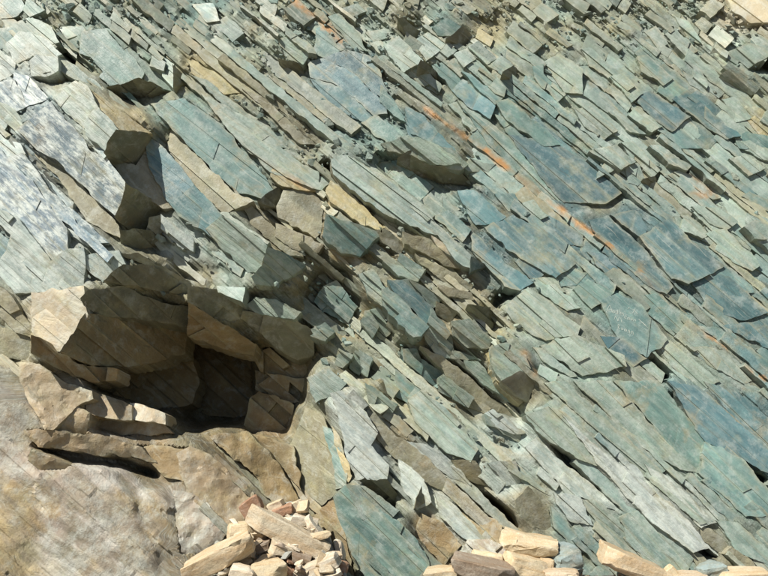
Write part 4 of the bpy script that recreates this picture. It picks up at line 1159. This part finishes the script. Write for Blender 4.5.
stone_px('rounded yellow stone tucked beside the upper end of the long beam', 'yellow', 241, 530, 30, 15, -6, 34, 3, 22, HEAP, .6)
stone_px('broad flat tan slab-like stone sloping down on the heap', 'tan', 219, 556, 72, 22, -25, 56, 4, 34, HEAP, .36)
stone_px('thin cream splinter behind the long beam', 'cream', 275, 506, 18, 8, -22, 18, 5, 12, HEAP)
stone_px('flat rust-brown stone wedged behind the long beam', 'rust', 283, 511, 20, 9, -20, 22, 6, 16, HEAP)
stone_px('squarish cream stone at the summit of the heap', 'cream', 297, 508, 16, 14, 40, 16, 7, 14, HEAP)
stone_px('pale flat stone leaning just below the summit of the heap', 'pale', 305, 521, 26, 11, 15, 24, 8, 16, HEAP)
stone_px('pale elongated stone along the side of the long beam', 'pale', 315, 531, 30, 11, 50, 28, 9, 14, HEAP)
stone_px('small grey upright stone by the lower end of the beam', 'grey', 328, 546, 16, 9, 70, 32, 10, 10, HEAP, .6)
stone_px('cream upright oval stone by the lower end of the beam', 'pale', 339, 551, 21, 10, 75, 30, 11, 12, HEAP, .6)
stone_px('red-brown angular stone at the low edge of the heap', 'rust', 337, 567, 20, 14, 20, 44, 12, 16, HEAP)
stone_px('cream pointed stone slanting up under the beam', 'pale', 318, 568, 42, 13, -24, 54, 13, 18, HEAP)
stone_px('brown wedge stone under the lower half of the beam', 'brown', 302, 559, 20, 10, 18, 46, 14, 16, HEAP)
stone_px('orange-streaked cream stone in the middle of the heap', 'yellow', 270, 569, 34, 15, -6, 62, 15, 24, HEAP)
stone_px('pale squat stone below the broad tan slab', 'pale', 243, 573, 24, 14, 8, 68, 16, 20, HEAP)
stone_px('cream chunky stone beneath the middle of the beam', 'cream', 281, 550, 24, 15, 25, 44, 17, 18, HEAP)
stone_px('blue-grey chip showing between beam and summit stones', 'bluegrey', 289, 519, 12, 9, -40, 22, 18, 10, HEAP)
stone_px('dark brown chip in the gap beside the tan slab', 'brown', 262, 547, 18, 9, -20, 42, 19, 12, HEAP)
stone_px('large tan boulder resting on the other stones in front of the dark crevice', 'yellow', 527, 545, 56, 22, 10, 26, 20, 34, FOOT, .55)
stone_px('tan faceted stone under the large tan boulder', 'yellow', 523, 566, 50, 19, 14, 36, 21, 34, FOOT, .45)
stone_px('rounded grey-green stone beside the large tan boulder', 'bluegrey', 566, 561, 27, 29, 0, 30, 22, 24, FOOT, .75)
stone_px('striped purple-brown flat stone in front of the cliff', 'brown', 483, 570, 64, 19, 14, 48, 23, 34, FOOT, .4)
stone_px('pale yellow stone behind the striped flat stone', 'yellow', 484, 558, 30, 13, 8, 32, 24, 22, FOOT)
stone_px('cream stone beside the striped flat stone', 'yellow', 441, 575, 32, 13, -8, 50, 25, 24, FOOT)
stone_px('small tan stone between boulder and grey-green stone', 'tan', 547, 563, 15, 9, 4, 34, 26, 12, FOOT)
stone_px('sandy tan flat stone below the grey-green stone', 'pink', 562, 576, 36, 11, 3, 42, 27, 26, FOOT)
stone_px('big tan wedge stone leaning against the lower beds', 'tan', 634, 566, 64, 18, 22, 36, 28, 34, FOOT, .38)
stone_px('small yellow stone beside the big tan wedge', 'yellow', 671, 574, 13, 12, 50, 40, 29, 12, FOOT)
stone_px('blue-grey pointed stone among tan ones at the foot', 'bluegrey', 711, 572, 26, 18, -20, 36, 30, 22, FOOT)
stone_px('long orange-tan flat stone beyond the blue-grey pointed one', 'tan', 742, 577, 50, 12, -4, 42, 31, 30, FOOT)
stone_px('dull tan flat stone lying beside the big tan wedge', 'pink', 690, 580, 34, 12, 4, 44, 32, 30, FOOT)
# the rest of the heap: many small broken stones, told apart only by where they lie
KINDS = [('cream', 'small cream stone among others in the heap'), ('tan', 'small tan stone among others in the heap'), ('pale', 'small pale stone among others in the heap'),
         ('grey', 'small grey stone among others in the heap'), ('brown', 'small brown stone among others in the heap'), ('rust', 'small rust-coloured stone among others in the heap')]
rs = np.random.default_rng(17)
def scatter(area, n, group, kinds, seed0, lo, hi, base_d, base_y):
    area = np.array(area, float); k = 0
    while k < n:
        x, y = rs.uniform(area.min(0), area.max(0))
        if not inside(area, np.array([x]), np.array([y]))[0]: continue
        p = place(np.array([x]), np.array([y]), np.array([(base_d + (y - base_y) * .62 + rs.uniform(-5, 3)) / 100]))[0]
        L = rs.uniform(lo, hi); w = L * rs.uniform(.5, .8); t = L * rs.uniform(.18, .4)
        col, lab = kinds[int(rs.choice(len(kinds), p=[.32, .18, .22, .12, .1, .06]))]
        stone('beach_stone', lab, group, col, (p[0], p[1] - rs.uniform(.0, .05), p[2] + t * .3), (L, w, t), (rs.uniform(-.1, .9), rs.uniform(-.6, .6), rs.uniform(0, 6.28)), seed0 + k, rs.uniform(.4, .6))
        k += 1
scatter([(190,590),(232,535),(255,508),(300,502),(325,530),(352,590)], 85, HEAP, KINDS, 500, .05, .15, 15, 505)
KF = [(c, l.replace('among others in the heap', 'lying at the foot of the cliff')) for c, l in KINDS]
scatter([(430,590),(470,560),(510,556),(575,556),(600,590)], 26, FOOT, KF, 800, .05, .13, 26, 556)
scatter([(600,590),(620,572),(700,576),(790,572),(790,590)], 26, FOOT, KF, 900, .05, .13, 28, 570)

# fines between the stones
fg = []
for area, n_, bd, by in (([(190,590),(232,535),(255,508),(300,502),(325,530),(355,590)], 420, 11, 505), ([(425,590),(470,558),(510,556),(575,556),(600,590)], 200, 20, 556), ([(600,590),(620,572),(700,574),(790,570),(790,590)], 200, 24, 570)):
    area = np.array(area, float); k = 0
    while k < n_:
        x, y = rs.uniform(area.min(0), area.max(0))
        if not inside(area, np.array([x]), np.array([y]))[0]: continue
        cc = np.array(SC[['cream', 'tan', 'pale', 'grey', 'brown', 'rust'][rs.integers(6)]]) * rs.uniform(.6, 1.05)
        fg.append(chip_geo(x, y, rs.uniform(.8, 3.2), bd + (y - by) * .62 + rs.uniform(-7, 2), cc, int(rs.integers(1e6)))); k += 1
g = merge(fg)
me = bpy.data.meshes.new('stone_chips'); me.from_pydata(g['co'].tolist(), [], g['f'])
set_attr(me, 'Col', 'FLOAT_COLOR', np.c_[g['rgb'], np.ones(len(g['co']))]); me.materials.append(STONE_MAT)
fo = bpy.data.objects.new('stone_chips', me); COL.objects.link(fo)
fo['kind'] = 'stuff'; fo['label'] = 'small broken stone chips filling gaps between the beach stones'; fo['category'] = 'gravel'
